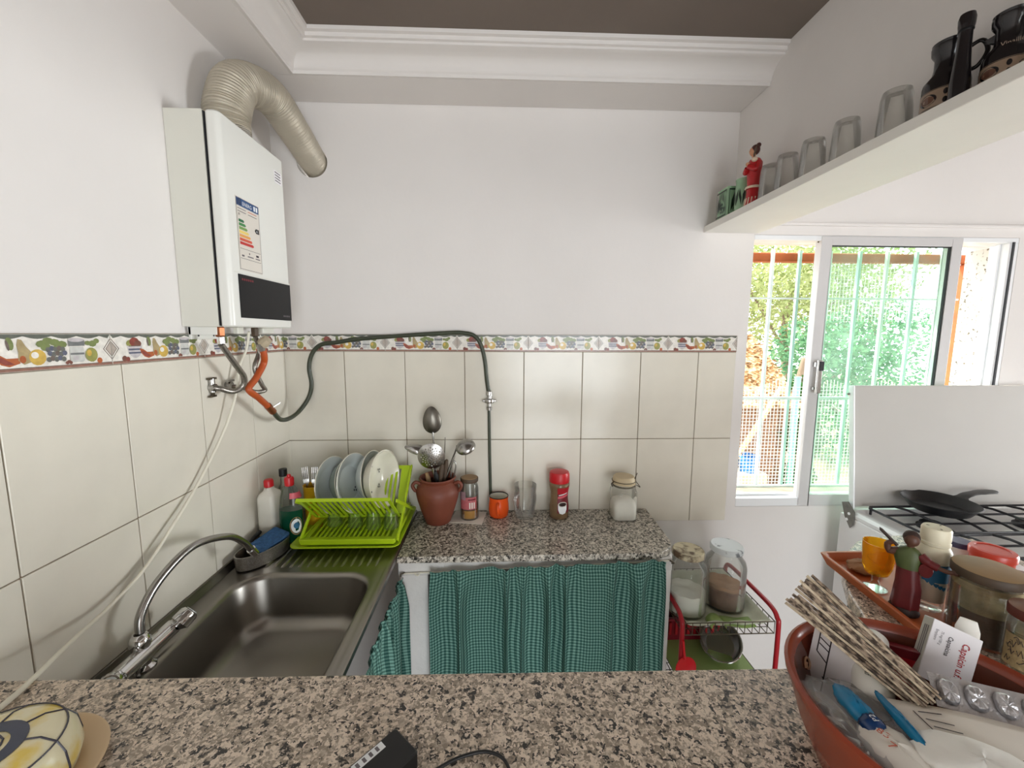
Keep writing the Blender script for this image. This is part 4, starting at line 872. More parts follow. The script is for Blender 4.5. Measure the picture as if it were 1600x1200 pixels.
for m_, rx, rz in ((0, 0.020, 0.034), (1, 0.016, 0.027)):
    b.poly([V((cx+(0.0418+0.0004*m_)*math.cos(R(-48)+u/0.034), cy_+(0.0288+0.0004*m_)*math.sin(R(-48)+u/0.034), 0.955+v_)) for u, v_ in ell(0, 0, rx, rz, 20)], m_)
b.poly([V((cx+0.0426*math.cos(R(-48)+u/0.034), cy_+0.0296*math.sin(R(-48)+u/0.034), 0.957+v_)) for u, v_ in ell(0, 0, 0.009, 0.012, 12)], 2)
build('front_label', b, ['wood', 'ink_white', 'label_blue'], t)
t = thing('cutlery_cup', 'yellow plastic cup of forks behind the dish soap', 'cup', (-0.722, -0.165, 0.889))
b = MB().lathe([(0, 0.889), (0.030, 0.889), (0.035, 1.06), (0.037, 1.063), (0.034, 1.063), (0.028, 0.895), (0, 0.895)], (-0.722, -0.165, 0), 24); build('cup', b, 'yellow_plastic', t, smooth=40)
def fork(x, y, top, a, name, lab_):
    o = thing(name, lab_, 'fork', (x, y, 0.897), (R(-6), R(a), R(20)))
    b = MB().loft([[V((-w_, -0.001, z)), V((w_, -0.001, z)), V((w_, 0.001, z)), V((-w_, 0.001, z))] for w_, z in ((0.006, 0.0), (0.004, 0.08), (0.003, 0.13), (0.003, 0.155), (0.010, 0.172), (0.011, 0.185))], cap0=True, cap1=True); build('handle', b, 'brushed', o, local=True)
    for q in range(4):
        b = MB().loft([[V((-0.0105+q*0.0062, y_-0.0008, z)), V((-0.0080+q*0.0062, y_-0.0008, z)), V((-0.0080+q*0.0062, y_+0.0008, z)), V((-0.0105+q*0.0062, y_+0.0008, z))] for y_, z in ((0, 0.184), (-0.002, 0.21), (0.002, 0.232))], cap0=True, cap1=True); build('tine', b, 'brushed', o, local=True)
    return o
fork(-0.735, -0.165, 0, -4, 'fork', 'steel fork at the left of the yellow cutlery cup'); fork(-0.722, -0.175, 0, 3, 'fork', 'steel fork in the middle of the yellow cutlery cup'); fork(-0.708, -0.160, 0, 7, 'fork', 'steel fork at the right of the yellow cutlery cup')
# ------------------------------------------------------------------ dish rack
rk = thing('dish_rack', 'lime green folding plastic dish rack on the drainboard', 'dish rack', (-0.54, -0.2, 0.8892))
b = MB().loft([rrect(-0.690, -0.385, -0.335, -0.055, 0.02, 0.8892), rrect(-0.722, -0.352, -0.366, -0.030, 0.03, 0.909), rrect(-0.728, -0.346, -0.372, -0.024, 0.03, 0.909), rrect(-0.728, -0.346, -0.372, -0.024, 0.03, 0.912), rrect(-0.720, -0.354, -0.364, -0.032, 0.03, 0.912), rrect(-0.694, -0.381, -0.339, -0.051, 0.02, 0.893)], cap0=True, cap1=True); build('tray', b, 'lime', rk, smooth=35)
def slotted(o, u, v, wd, ln, ns, th, m=(0.02, 0.02, 0.02, 0.02), bar=0.5):
    """flat panel with a row of long slots: rim beams and the bars between"""
    M = basis(o, u, v); b = MB()
    def q(x0, x1, y0, y1, t0=0, t1=None):
        t1 = th if t1 is None else t1
        b.add([M @ V(p) for p in ((x0,y0,t0),(x1,y0,t0),(x1,y1,t0),(x0,y1,t0),(x0,y0,t1),(x1,y0,t1),(x1,y1,t1),(x0,y1,t1))], [(3,2,1,0),(4,5,6,7),(0,1,5,4),(1,2,6,5),(2,3,7,6),(3,0,4,7)])
    q(0, m[0], 0, ln); q(wd-m[1], wd, 0, ln); q(m[0], wd-m[1], 0, m[2]); q(m[0], wd-m[1], ln-m[3], ln)
    p = (wd-m[0]-m[1])/ns
    for k in range(1, ns): q(m[0]+p*(k-bar/2), m[0]+p*(k+bar/2), m[2], ln-m[3])
    return b, M, q
b, M, q = slotted((-0.688, -0.350, 0.920), (1, 0, 0), (0, 1, 0.06), 0.322, 0.29, 17, 0.004, (0.016, 0.016, 0.03, 0.02)); build('basket_floor', b, 'lime', rk, bevel=0.001, seg=1)
b = MB().loft([rrect(-0.690, -0.364, -0.356, -0.345, 0.004, 0.913), rrect(-0.694, -0.360, -0.360, -0.346, 0.004, 0.934)], cap0=True, cap1=True).box(-0.694, -0.689, -0.35, -0.06, 0.914, 0.932).box(-0.366, -0.361, -0.35, -0.06, 0.914, 0.932); build('basket_rim', b, 'lime', rk, bevel=0.002)
b, M, q = slotted((-0.686, -0.374, 1.084), (1, 0, 0), (0, 0.74, -0.67), 0.318, 0.185, 16, 0.004, (0.012, 0.012, 0.014, 0.012), 0.55); q(0, 0.318, -0.004, 0.0, -0.006, 0.006); build('front_wing', b, 'lime', rk, bevel=0.001, seg=1)
b = MB()
for k in range(15): x = -0.668+0.0199*k; b.beam((x, -0.3745, 1.080), (x+0.0082, -0.3745, 1.080), 0.0012, 0.007)
b = MB()
for k in range(15):
    x = -0.664+0.0199*k; b.lathe([(0, 0.0), (0.0032, 0.0), (0.0032, 0.0006), (0, 0.0006)], (0, 0, 0), 8, M=basis((x, -0.3670, 1.0822), (1, 0, 0), (0, 0.74, -0.67)))
build('peg_hole', b, 'ink_green', rk, kind='stuff')
b, M, q = slotted((-0.690, -0.205, 0.958), (1, 0, 0), (0, 0.62, 0.78), 0.332, 0.195, 16, 0.004, (0.012, 0.034, 0.012, 0.016)); build('back_wing', b, 'lime', rk, bevel=0.001, seg=1)
for x in (-0.692, -0.352):
    b = MB().beam((x, -0.352, 0.925), (x, -0.088, 1.112), 0.007, 0.014); build('side_arm', b, 'lime', rk, bevel=0.002)
    b = MB().beam((x+0.004, -0.372, 1.080), (x+0.004, -0.09, 0.925), 0.006, 0.012); build('side_arm', b, 'lime', rk, bevel=0.002)
# plates and bowls standing in the rack
def dish(name, label, cat, prof, x, y, z, yaw, tilt, mats, extra=None, group='dishes drying in the green rack'):
    o = thing(name, label, cat, (x, y, z), (0, R(90-tilt), R(yaw)), group)
    b = MB().lathe(prof, (0, 0, 0), 40); build('body', b, mats[0], o, smooth=40, local=True)
    rm = max(p[0] for p in prof); zt = max(p[1] for p in prof)
    b = MB().lathe([(rm-0.0016, zt-0.0022), (rm+0.0006, zt-0.001), (rm+0.0004, zt+0.0012), (rm-0.0022, zt+0.001)], (0, 0, 0), 40); build('rim', b, mats[1], o, smooth=50, local=True)
    if extra: extra(o)
    return o
def plate(r, h=0.022): return [(0, 0), (r*0.55, 0), (r*0.60, 0.004), (r*0.72, h*0.55), (r, h), (r-0.002, h+0.003), (r*0.72, h*0.6+0.003), (r*0.58, 0.006), (0, 0.005)]
def bowlp(r, h): return [(0, 0), (r*0.5, 0), (r*0.55, 0.004), (r*0.8, h*0.42), (r, h), (r-0.003, h+0.001), (r*0.78, h*0.46), (r*0.5, 0.008), (0, 0.006)]
def flowers(r, z, n, s):
    def f(o):
        b = MB()
        for k in range(n):
            a = R(40+k*360/n)
            for d in range(3):
                px_, py_ = r*math.cos(a)+s*0.9*math.cos(a+d*2.1), r*math.sin(a)+s*0.9*math.sin(a+d*2.1); b.poly([V((px_+u, py_+v_, z)) for u, v_ in ell(0, 0, s*0.6, s*0.45, 7)])
        build('flower_print', b, 'glaze_line', o, local=True)
    return f
dish('plate', 'grey green plate leaning at the left end of the rack', 'plate', plate(0.108), -0.648, -0.195, 1.072, -14, 8, ('dish_grey', 'dish_white'), flowers(0.05, 0.0065, 1, 0.007))
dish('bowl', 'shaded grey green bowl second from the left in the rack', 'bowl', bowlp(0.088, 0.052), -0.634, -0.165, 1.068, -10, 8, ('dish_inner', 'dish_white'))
dish('plate', 'large grey green deep plate in the middle of the rack', 'plate', plate(0.112, 0.032), -0.572, -0.205, 1.082, -14, 9, ('dish_grey', 'dish_white'), flowers(0.045, 0.0065, 1, 0.008))
dish('bowl', 'grey green bowl right behind the flowered white bowl', 'bowl', bowlp(0.102, 0.05), -0.530, -0.165, 1.090, -10, 7, ('dish_grey', 'dish_white'))
dish('bowl', 'flowered white deep bowl at the right end of the rack', 'bowl', bowlp(0.110, 0.062), -0.490, -0.190, 1.092, -14, 6, ('dish_white', 'dish_white'), flowers(0.052, 0.0115, 5, 0.007))
# small glasses under the front wing
b = MB().lathe([(0.027, 0), (0.026, 0.03), (0.022, 0.064), (0.0, 0.066), (0, 0.060), (0.020, 0.058), (0.0245, 0.03), (0.0255, 0), (0.027, 0)], (0, 0, 0), 24)
gls = build('small_glass', b, 'green_haze', None, smooth=50); tag(gls, 'small upturned glass at the left inside the rack', 'glass', 'upturned glasses in the rack'); gls.location = (-0.615, -0.235, 0.9335)
for p, r_, l in (((-0.535, -0.245, 0.933), (0, 0, 0), 'small upturned glass in the middle of the rack'), ((-0.463, -0.260, 0.932), (0, 0, 0), 'small upturned glass right of centre in the rack'), ((-0.397, -0.262, 0.932), (0, 0, 0), 'small upturned glass at the right end inside the rack')): dup(gls, p, l, r_)

# ------------------------------------------------------------------ far granite counter with its gingham curtains
poly = [(-0.349, -0.0095), (-0.349, -0.385)]
for k in range(9):
    a = R(-90+k*84/8); poly.append((0.548+0.105*math.cos(a), -0.280+0.105*math.sin(a)))
poly += [(0.664, -0.0095)]
ct = tag(build('granite_counter', MB().prism(poly, 0.856, 0.880), 'granite_far', bevel=0.003), 'speckled grey granite countertop with a rounded corner along the back wall', 'countertop')
b = MB()
b.box(-0.349, 0.63, -0.372, -0.34, 0.805, 0.8555); b.box(-0.349, -0.245, -0.372, -0.28, 0.0, 0.805)
b.prism([(0.575, -0.372), (0.612, -0.368), (0.640, -0.345), (0.648, -0.30), (0.650, -0.0095), (0.575, -0.0095)], 0.0, 0.8555)
cb = tag(build('counter_base', b, 'plaster', bevel=0.003), 'white plastered masonry base under the speckled granite countertop', 'counter base')
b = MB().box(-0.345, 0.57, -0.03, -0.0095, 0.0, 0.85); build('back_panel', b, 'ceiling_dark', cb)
wr = thing('curtain_wire', 'thin curtain wire with end hooks under the granite edge', 'wire', (-0.33, -0.378, 0.815))
b = MB().tube([(-0.327, -0.379, 0.815), (0.615, -0.379, 0.848)], 0.0022, 6); build('wire', b, 'cord_white', wr)
b = MB().tube(cr([(0.615, -0.372, 0.846), (0.622, -0.386, 0.849), (0.630, -0.384, 0.842), (0.624, -0.378, 0.838)], 5), 0.003, 6); build('hook', b, 'wire', wr)
b = MB().tube(cr([(-0.327, -0.372, 0.815), (-0.335, -0.386, 0.818), (-0.338, -0.382, 0.808)], 5), 0.003, 6); build('hook', b, 'wire', wr)
b = MB().tube(cr([(-0.29, -0.379, 0.813), (-0.278, -0.384, 0.811), (-0.270, -0.379, 0.817), (-0.262, -0.376, 0.815)], 5), 0.0028, 6); build('eyelet', b, 'cord_white', wr)
def curtain(name, label, P0, P1, ztop, zbot, nfold, amp, seed, normal, frill=0.018, fabric=1.12):
    rr = random.Random(seed); nu, nv = 260, 44; P0, P1 = V(P0), V(P1); d = P1-P0; nrm = V(normal).normalized()
    ph = [rr.uniform(0, 6.28) for _ in range(6)]; ln = d.length
    # irregular fold phase along the width
    warp = lambda u: u+0.045*math.sin(2*PI*u*1.7+ph[0])+0.022*math.sin(2*PI*u*4.3+ph[1])
    b = MB(); uv = []
    t_ = V((d.x, d.y, 0)).normalized()
    for j in range(nv+1):
        v = j/nv
        for i in range(nu+1):
            u = i/nu; p = P0+d*u; zt = P0.z+(P1.z-P0.z)*u+frill+0.004*math.sin(u*47+ph[2])
            s = v
            zb_ = zbot; z = zt+(zb_-zt)*s
            dz = zt-z; g = min(1.0, max(0.0, (dz-frill)/0.10)); q = warp(u)*nfold*2*PI
            fa = amp*(0.30+0.70*g)*(0.80+0.45*math.sin(q*0.37+ph[3]))
            off = fa*(math.sin(q)+0.35*math.sin(2*q+ph[4]+0.3*v))
            small = 0.0035*(1-g)*math.sin(q*2.7+ph[5])
            pinch = 0.006 if abs(dz-frill) < 0.008 else 0.0
            side = 0.012*g*math.cos(q)*0.8
            x = p+nrm*(amp*1.25+off+small-pinch)+t_*side
            b.v.append((x.x, x.y, z)); uv.append((u*ln*fabric+0.002*math.sin(z*20+u*9), z+0.004*math.sin(q)))
    for j in range(nv):
        for i in range(nu):
            a = j*(nu+1)+i; b.f.append((a, a+1, a+nu+2, a+nu+1)); b.m.append(0)
    b.uv = uv
    o = build(name, b, 'gingham', None, smooth=180)
    so_ = o.modifiers.new('cloth', 'SOLIDIFY'); so_.thickness = 0.0012
    return tag(o, label, 'curtain')
curtain('gingham_curtain', 'green gingham curtain gathered on a wire under the granite counter', (-0.232, -0.376, 0.818), (0.590, -0.376, 0.847), 0, 0.05, 8.5, 0.024, 3, (0, -1, 0))
curtain('gingham_curtain', 'narrow green gingham curtain hanging beneath the sink edge', (-0.352, -1.05, 0.80), (-0.352, -0.392, 0.80), 0, 0.05, 8, 0.016, 6, (1, 0, 0), 0.012)

# ------------------------------------------------------------------ things on the far counter
ZC = 0.8803
pt = thing('utensil_pot', 'terracotta pot with two small ears full of utensils', 'pot', (-0.245, -0.105, ZC))
px_, py_ = -0.245, -0.105
b = MB().lathe([(0, 0), (0.050, 0), (0.052, 0.004), (0.068, 0.05), (0.083, 0.10), (0.088, 0.128), (0.084, 0.150), (0.070, 0.165), (0.066, 0.172), (0.070, 0.180), (0.075, 0.186), (0.072, 0.191), (0.066, 0.189), (0.061, 0.178), (0.060, 0.168), (0.076, 0.145), (0.080, 0.125), (0.060, 0.05), (0.045, 0.010), (0, 0.010)], (px_, py_, ZC), 40); build('body', b, 'terracotta', pt, smooth=40)
for s in (-1, 1):
    b = MB().tube(cr([(px_+s*0.066, py_-0.012, ZC+0.162), (px_+s*0.086, py_-0.016, ZC+0.172), (px_+s*0.099, py_-0.018, ZC+0.158), (px_+s*0.090, py_-0.016, ZC+0.138), (px_+s*0.082, py_-0.012, ZC+0.134)], 6), 0.007, 10); build('ear', b, 'terracotta', pt, smooth=60)
def spoonlike(name, label, cat, head, base, face, rx, ry, depth, hm, sm, holes=False, hr=0.004, egg=0.0, hd=None):
    """utensil: bowl centred on head, its open side along face, stem down to base in the pot"""
    head, base = V(head), V(base); o = thing(name, label, cat, base); up = (head-base).normalized() if hd is None else V(hd).normalized()
    M = basis(head, V(face).normalized().cross(up), up); M = Matrix(((M[0][0], M[0][1], M[0][2], head.x), (M[1][0], M[1][1], M[1][2], head.y), (M[2][0], M[2][1], M[2][2], head.z), (0,0,0,1)))
    b = MB(); nr, ns = 9, 48; vs = []; th = 0.0012
    for side in (0, 1):
        for i in range(nr+1):
            r = i/nr
            for k in range(ns):
                a = 2*PI*k/ns; y = r*ry*math.sin(a); x = r*rx*math.cos(a)*(1-egg*math.sin(a)); vs.append(M @ V((x, y, -depth*(1-r*r)-(th if side else 0))))
    fs = []; off = (nr+1)*ns
    for i in range(nr):
        for k in range(ns):
            if holes and 1 <= i <= 6 and (k % 4 == (i % 2)*2) : continue
            k2 = (k+1) % ns
            fs.append((i*ns+k, i*ns+k2, (i+1)*ns+k2, (i+1)*ns+k)); fs.append((off+i*ns+k, off+(i+1)*ns+k, off+(i+1)*ns+k2, off+i*ns+k2))
    for k in range(ns):
        k2 = (k+1) % ns; fs.append((nr*ns+k, nr*ns+k2, off+nr*ns+k2, off+nr*ns+k))
    b.add(vs, fs); build('head', b, hm, o, smooth=60)
    st = head-up*ry*0.94; b = MB().tube(cr([st+up*0.006, st-up*0.012, base+(st-up*0.012-base)*0.55, base], 4), hr, 8); build('stem', b, sm, o, smooth=50)
    return o
base = V((px_, py_, ZC+0.014))
spoonlike('serving_spoon', 'large dark serving spoon standing tallest in terracotta pot', 'spoon', (-0.268, -0.075, 1.300), base+V((0.0, 0.02, 0)), (0.1, -1, 0.1), 0.037, 0.056, 0.014, 'steel_dark', 'brushed', egg=0.18)
spoonlike('skimmer', 'round perforated steel skimmer standing in the terracotta pot', 'skimmer', (-0.262, -0.145, 1.168), base+V((0.01, -0.01, 0)), (0.0, -1, 0.25), 0.054, 0.054, 0.012, 'brushed', 'brushed', holes=True)
spoonlike('metal_spoon', 'steel spoon leaning left in the terracotta pot', 'spoon', (-0.338, -0.090, 1.182), base+V((0.03, 0.0, 0.02)), (0.25, -0.75, 0.6), 0.022, 0.042, 0.012, 'brushed', 'brushed', hd=(-0.95, 0.0, 0.22), egg=0.3)
ld_ = thing('ladle', 'steel ladle leaning right in the terracotta pot', 'ladle', base+V((-0.02, 0.0, 0.02)))
Ml = Matrix.Translation((-0.128, -0.105, 1.192)) @ V((-0.22, -0.55, 0.80)).to_track_quat('Z', 'Y').to_matrix().to_4x4()
b = MB().lathe([(0.040, 0.0)]+[(0.040*math.cos(R(a)), 0.026*math.sin(R(a))) for a in range(10, 91, 10)]+[(0.038*math.cos(R(a)), 0.0245*math.sin(R(a))) for a in range(90, -1, -10)]+[(0.040, 0.0)], (0, 0, 0), 36, M=Ml); build('head', b, 'brushed', ld_, smooth=60)
b = MB().tube(cr([Ml @ V((-0.038, 0, 0.003)), Ml @ V((-0.046, 0, -0.016)), (-0.190, -0.108, 1.120), base+V((-0.02, 0.0, 0.02))], 6), 0.0052, 8); build('stem', b, 'steel_dark', ld_, smooth=50)
def stick(name, label, cat, top, bot, w0, w1, m):
    top, bot = V(top), V(bot); o = thing(name, label, cat, bot); d = top-bot
    b = MB().tube([bot, bot+d*0.6, bot+d*0.92, top], [w0, w0, w1, w1*0.7], 10); build('shaft', b, m, o, smooth=50)
    b = MB().ball(tuple(top), w1*0.75, 10, 6); build('tip', b, m, o, smooth=60); return o
stick('wooden_spoon_handle', 'dark wooden handle rising centrally from terracotta pot', 'utensil', (-0.222, -0.13, 1.125), base+V((-0.01, -0.015, 0)), 0.006, 0.011, 'wood_dark')
stick('wooden_spoon_handle', 'brown wooden handle right of centre in terracotta pot', 'utensil', (-0.205, -0.12, 1.140), base+V((0.005, -0.005, 0)), 0.006, 0.010, 'wood_dark')
stick('wooden_spoon_handle', 'short brown wooden handle at the left in terracotta pot', 'utensil', (-0.285, -0.12, 1.085), base+V((0.0, 0.0, 0)), 0.006, 0.010, 'wood')
stick('metal_skewer', 'thin dark metal skewer sticking up from terracotta pot', 'skewer', (-0.212, -0.10, 1.232), base+V((0.015, 0.01, 0)), 0.0022, 0.0016, 'wire')
stick('kitchen_knife_handle', 'black rounded handle between the wooden ones in terracotta pot', 'utensil', (-0.248, -0.138, 1.098), base+V((0.02, 0.015, 0)), 0.006, 0.010, 'black_matt')
lp = thing('kitchen_tongs', 'steel loop of kitchen tongs beside the ladle in terracotta pot', 'tongs', base+V((0.02, 0.015, 0)))
b = MB().tube(cr([(-0.190, -0.118, 1.070), (-0.184, -0.120, 1.120), (-0.176, -0.120, 1.140), (-0.168, -0.120, 1.122), (-0.178, -0.116, 1.070), base+V((0.02, 0.015, 0))], 6), 0.003, 8); build('loop', b, 'brushed', lp, smooth=60)
# napkin and honey jar
np_ = tag(build('paper_napkin', MB().slab([(-0.200, -0.125, ZC+0.0002), (-0.063, -0.150, ZC+0.0002), (-0.046, -0.030, ZC+0.0002), (-0.180, -0.012, ZC+0.0002)], 0.0022), 'paper', bevel=0.0006), 'folded pale paper napkin under the honey jar', 'napkin')
hj = thing('honey_jar', 'glass jar of honey with a flat wooden lid on napkin', 'jar', (-0.117, -0.080, ZC+0.0026))
hx_, hy_, hz_ = -0.117, -0.080, ZC+0.0026
b = MB().lathe([(0, 0), (0.036, 0), (0.0385, 0.004), (0.0385, 0.130), (0.035, 0.142), (0.032, 0.150), (0.032, 0.158), (0.0295, 0.158), (0.030, 0.148), (0.036, 0.128), (0.036, 0.006), (0, 0.005)], (hx_, hy_, hz_), 32); build('glass', b, 'jar_glass', hj, smooth=50)
b = MB().lathe([(0, 0.0055), (0.0355, 0.0065), (0.0355, 0.040), (0.0, 0.040)], (hx_, hy_, hz_), 28); build('honey', b, 'honey', hj, smooth=40)
b = MB().lathe([(0.0356, 0.0401), (0.0357, 0.062), (0.0, 0.062)], (hx_, hy_, hz_), 28); build('honey_film', b, 'honey_dark', hj, smooth=40)
b = MB().lathe([(0, 0.1585), (0.0365, 0.1585), (0.0375, 0.161), (0.0375, 0.172), (0.0365, 0.174), (0, 0.174)], (hx_, hy_, hz_), 32); ld = build('lid', b, 'wood_dark', hj, smooth=40)
b = MB().lathe([(0.0, 0.1742), (0.034, 0.1742), (0.033, 0.1755), (0, 0.1755)], (hx_, hy_, hz_), 32); build('wood_disc', b, 'wood', ld, smooth=40)
def cyl_patch(cx, cy, r, a0, a1, z0, z1, m, name, parent, n=12, dz0=0.0, dz1=0.0):
    b = MB()
    for k in range(n):
        t0, t1 = k/n, (k+1)/n; q0, q1 = R(a0+(a1-a0)*t0), R(a0+(a1-a0)*t1)
        b.poly([(cx+r*math.cos(q0), cy+r*math.sin(q0), z0+dz0*t0), (cx+r*math.cos(q1), cy+r*math.sin(q1), z0+dz0*t1), (cx+r*math.cos(q1), cy+r*math.sin(q1), z1+dz1*t1), (cx+r*math.cos(q0), cy+r*math.sin(q0), z1+dz1*t0)])
    return build(name, b, m, parent, smooth=60)
cyl_patch(hx_, hy_, 0.0389, -150, -40, hz_+0.048, hz_+0.100, 'label_pink', 'front_label', hj)
cyl_patch(hx_, hy_, 0.0391, -170, -110, hz_+0.088, hz_+0.118, 'label_lilac', 'label_corner', hj, dz1=0.006)
for k in range(3): cyl_patch(hx_, hy_, 0.0392, -88+k*14, -80+k*14, hz_+0.052, hz_+0.078, 'label_cream', 'label_print', hj, 3)
cyl_patch(hx_, hy_, 0.0393, -95, -45, hz_+0.087, hz_+0.093, 'label_darkred', 'label_line', hj, 6)
# orange enamel mug
mg = thing('enamel_mug', 'small orange enamel mug with a dark rim', 'mug', (0.006, -0.062, ZC))
mx_, my_ = 0.006, -0.062
b = MB().lathe([(0, 0), (0.034, 0), (0.040, 0.006), (0.0435, 0.03), (0.0425, 0.055), (0.040, 0.072), (0.0405, 0.088)], (mx_, my_, ZC), 36); build('body', b, 'mug_orange', mg, smooth=50)
b = MB().lathe([(0.0390, 0.088), (0.0385, 0.07), (0.041, 0.04), (0.036, 0.006), (0, 0.005)], (mx_, my_, ZC), 36); build('inner', b, 'dish_white', mg, smooth=50)
b = MB().lathe([(0.0388, 0.087), (0.0405, 0.0865), (0.0418, 0.0885), (0.0405, 0.0905), (0.0388, 0.0895), (0.0388, 0.087)], (mx_, my_, ZC), 36); build('rim', b, 'black_gloss', mg, smooth=60)
b = MB().tube(cr([(mx_-0.002, my_-0.040, ZC+0.070), (mx_-0.004, my_-0.062, ZC+0.066), (mx_-0.004, my_-0.066, ZC+0.046), (mx_-0.003, my_-0.056, ZC+0.026), (mx_-0.001, my_-0.041, ZC+0.022)], 6), 0.0052, 10); build('handle', b, 'mug_orange', mg, smooth=60)
# glass beer mug
gm = thing('glass_mug', 'empty clear glass mug with a dimpled handle', 'mug', (0.118, -0.075, ZC))
gx, gy = 0.118, -0.075
b = MB().lathe([(0, 0), (0.036, 0), (0.0385, 0.004), (0.041, 0.03), (0.0475, 0.075), (0.047, 0.100), (0.0455, 0.112), (0.0475, 0.128), (0.0478, 0.142), (0.0448, 0.142), (0.0445, 0.128), (0.0425, 0.112), (0.0435, 0.075), (0.037, 0.03), (0.033, 0.014), (0, 0.012)], (gx, gy, ZC), 32); build('body', b, 'tumbler', gm, smooth=50)
b = MB().tube(cr([(gx-0.030, gy-0.032, ZC+0.106), (gx-0.044, gy-0.050, ZC+0.100), (gx-0.044, gy-0.052, ZC+0.070), (gx-0.036, gy-0.044, ZC+0.038), (gx-0.026, gy-0.032, ZC+0.026)], 6), 0.007, 10); build('handle', b, 'tumbler', gm, smooth=60)
# coffee jar
cj = thing('coffee_jar', 'waisted coffee jar with red cap and red label', 'jar', (0.262, -0.075, ZC))
qx, qy = 0.262, -0.075
b = MB().lathe([(0, 0), (0.037, 0), (0.041, 0.004), (0.042, 0.05), (0.0375, 0.085), (0.038, 0.11), (0.0435, 0.14), (0.0425, 0.152), (0.037, 0.156)], (qx, qy, ZC), 32); build('glass', b, 'coffee_glass', cj, smooth=50)
b = MB().lathe([(0.040, 0.154), (0.0425, 0.155), (0.0432, 0.160), (0.0425, 0.188), (0.039, 0.197), (0.030, 0.199), (0.0, 0.200)], (qx, qy, ZC), 36); build('cap', b, 'red_plastic', cj, smooth=40)
def jr(z): return 0.0006+(0.042 if z < 0.05 else 0.042-(z-0.05)/0.035*0.0045 if z < 0.085 else 0.0375+(z-0.085)/0.025*0.0005 if z < 0.11 else 0.038+(z-0.11)/0.03*0.0055)
def jpatch(pts, m, name, h=0.0):
    b = MB(); b.poly([(qx+(jr(z)+h)*math.cos(R(a)), qy+(jr(z)+h)*math.sin(R(a)), ZC+z) for a, z in pts]); return build(name, b, m, cj)
def jquad(a0, a1, z0, z1, m, name, h=0.0, n=6, slope=0.0):
    b = MB()
    for i in range(n):
        for k in range(4):
            t0, t1 = i/n, (i+1)/n; y0, y1 = z0+(z1-z0)*k/4, z0+(z1-z0)*(k+1)/4
            P = []
            for t, y in ((t0, y0), (t1, y0), (t1, y1), (t0, y1)):
                a = R(a0+(a1-a0)*t); y = y+slope*t; P.append((qx+(jr(y)+h)*math.cos(a), qy+(jr(y)+h)*math.sin(a), ZC+y))
            b.poly(P)
    return build(name, b, m, cj, smooth=60)
jquad(-108, -28, 0.060, 0.132, 'label_darkred', 'label'); jquad(-108, -28, 0.112, 0.1385, 'label_red', 'label_top', 0.0003)
jquad(-106, -30, 0.090, 0.100, 'pink_plastic', 'label_swirl', 0.0004, slope=0.012); jquad(-100, -46, 0.104, 0.108, 'ink_white', 'label_stripe', 0.0005, slope=0.008)
jquad(-108, -28, 0.030, 0.060, 'label_darkred', 'label_foot', 0.0002)
jpatch([(-106+t, z) for t, z in ((2, 0.068), (4, 0.045), (12, 0.030), (28, 0.026), (44, 0.030), (52, 0.045), (56, 0.072), (30, 0.060))], 'ink_white', 'cup_print', 0.0022)
jpatch([(-106+29+27*math.cos(R(k*30)), 0.068+0.011*math.sin(R(k*30))) for k in range(12)], 'label_cream', 'cup_rim_print', 0.0026); jpatch([(-106+29+22*math.cos(R(k*30)), 0.068+0.008*math.sin(R(k*30))) for k in range(12)], 'coffee_dark', 'coffee_print', 0.0030)
# clip-top jar of sugar
kj = thing('clip_jar', 'clip top glass jar of white sugar at the counter end', 'jar', (0.532, -0.092, ZC))
kx, ky = 0.532, -0.092
def sqr(k, r, z): return [V((kx+p.x, ky+p.y, ZC+z)) for p in rrect(-0.050+k, 0.050-k, -0.046+k, 0.046-k, r, 0)]
b = MB().loft([sqr(0.004, 0.02, 0.0), sqr(0, 0.022, 0.005), sqr(0, 0.022, 0.118), sqr(0.003, 0.024, 0.130), sqr(0.008, 0.034, 0.140), sqr(0.008, 0.036, 0.150)], cap0=True); build('glass', b, 'jar_cloudy', kj, smooth=50)
M_ = [sqr(0.005, 0.02, 0.003), sqr(0.003, 0.021, 0.006), sqr(0.003, 0.021, 0.060), sqr(0.008, 0.018, 0.078), sqr(0.022, 0.012, 0.088), sqr(0.036, 0.008, 0.092)]
b = MB().loft(M_, cap0=True, cap1=True); build('sugar', b, 'sugar', kj, smooth=60)
b = MB().lathe([(0, 0.156), (0.046, 0.156), (0.047, 0.160), (0.045, 0.176), (0.040, 0.182), (0, 0.183)], (kx, ky, ZC), 32); build('lid', b, 'gasket', kj, smooth=40)
b = MB().lathe([(0.041, 0.150), (0.048, 0.151), (0.048, 0.156), (0.041, 0.157)], (kx, ky, ZC), 32); build('rubber_ring', b, 'gasket', kj, smooth=40)
for z, r in ((0.163, 0.0485), (0.146, 0.0455), (0.142, 0.0455)):
    b = MB().tube([(kx+r*math.cos(2*PI*k/32), ky+r*math.sin(2*PI*k/32), ZC+z) for k in range(33)], 0.0016, 6, caps=False); build('wire_hoop', b, 'wire', kj, smooth=60)
b = MB().tube(cr([(kx+0.046, ky-0.012, ZC+0.163), (kx+0.056, ky-0.016, ZC+0.150), (kx+0.064, ky-0.018, ZC+0.138), (kx+0.050, ky-0.014, ZC+0.146)], 6), 0.0016, 6); build('clip', b, 'wire', kj, smooth=60)
b = MB().tube(cr([(kx+0.036, ky-0.020, ZC+0.168), (kx+0.044, ky-0.022, ZC+0.190), (kx+0.050, ky-0.016, ZC+0.198), (kx+0.050, ky-0.006, ZC+0.186), (kx+0.046, ky-0.004, ZC+0.165)], 6), 0.0018, 6); build('clip_loop', b, 'wire', kj, smooth=60)
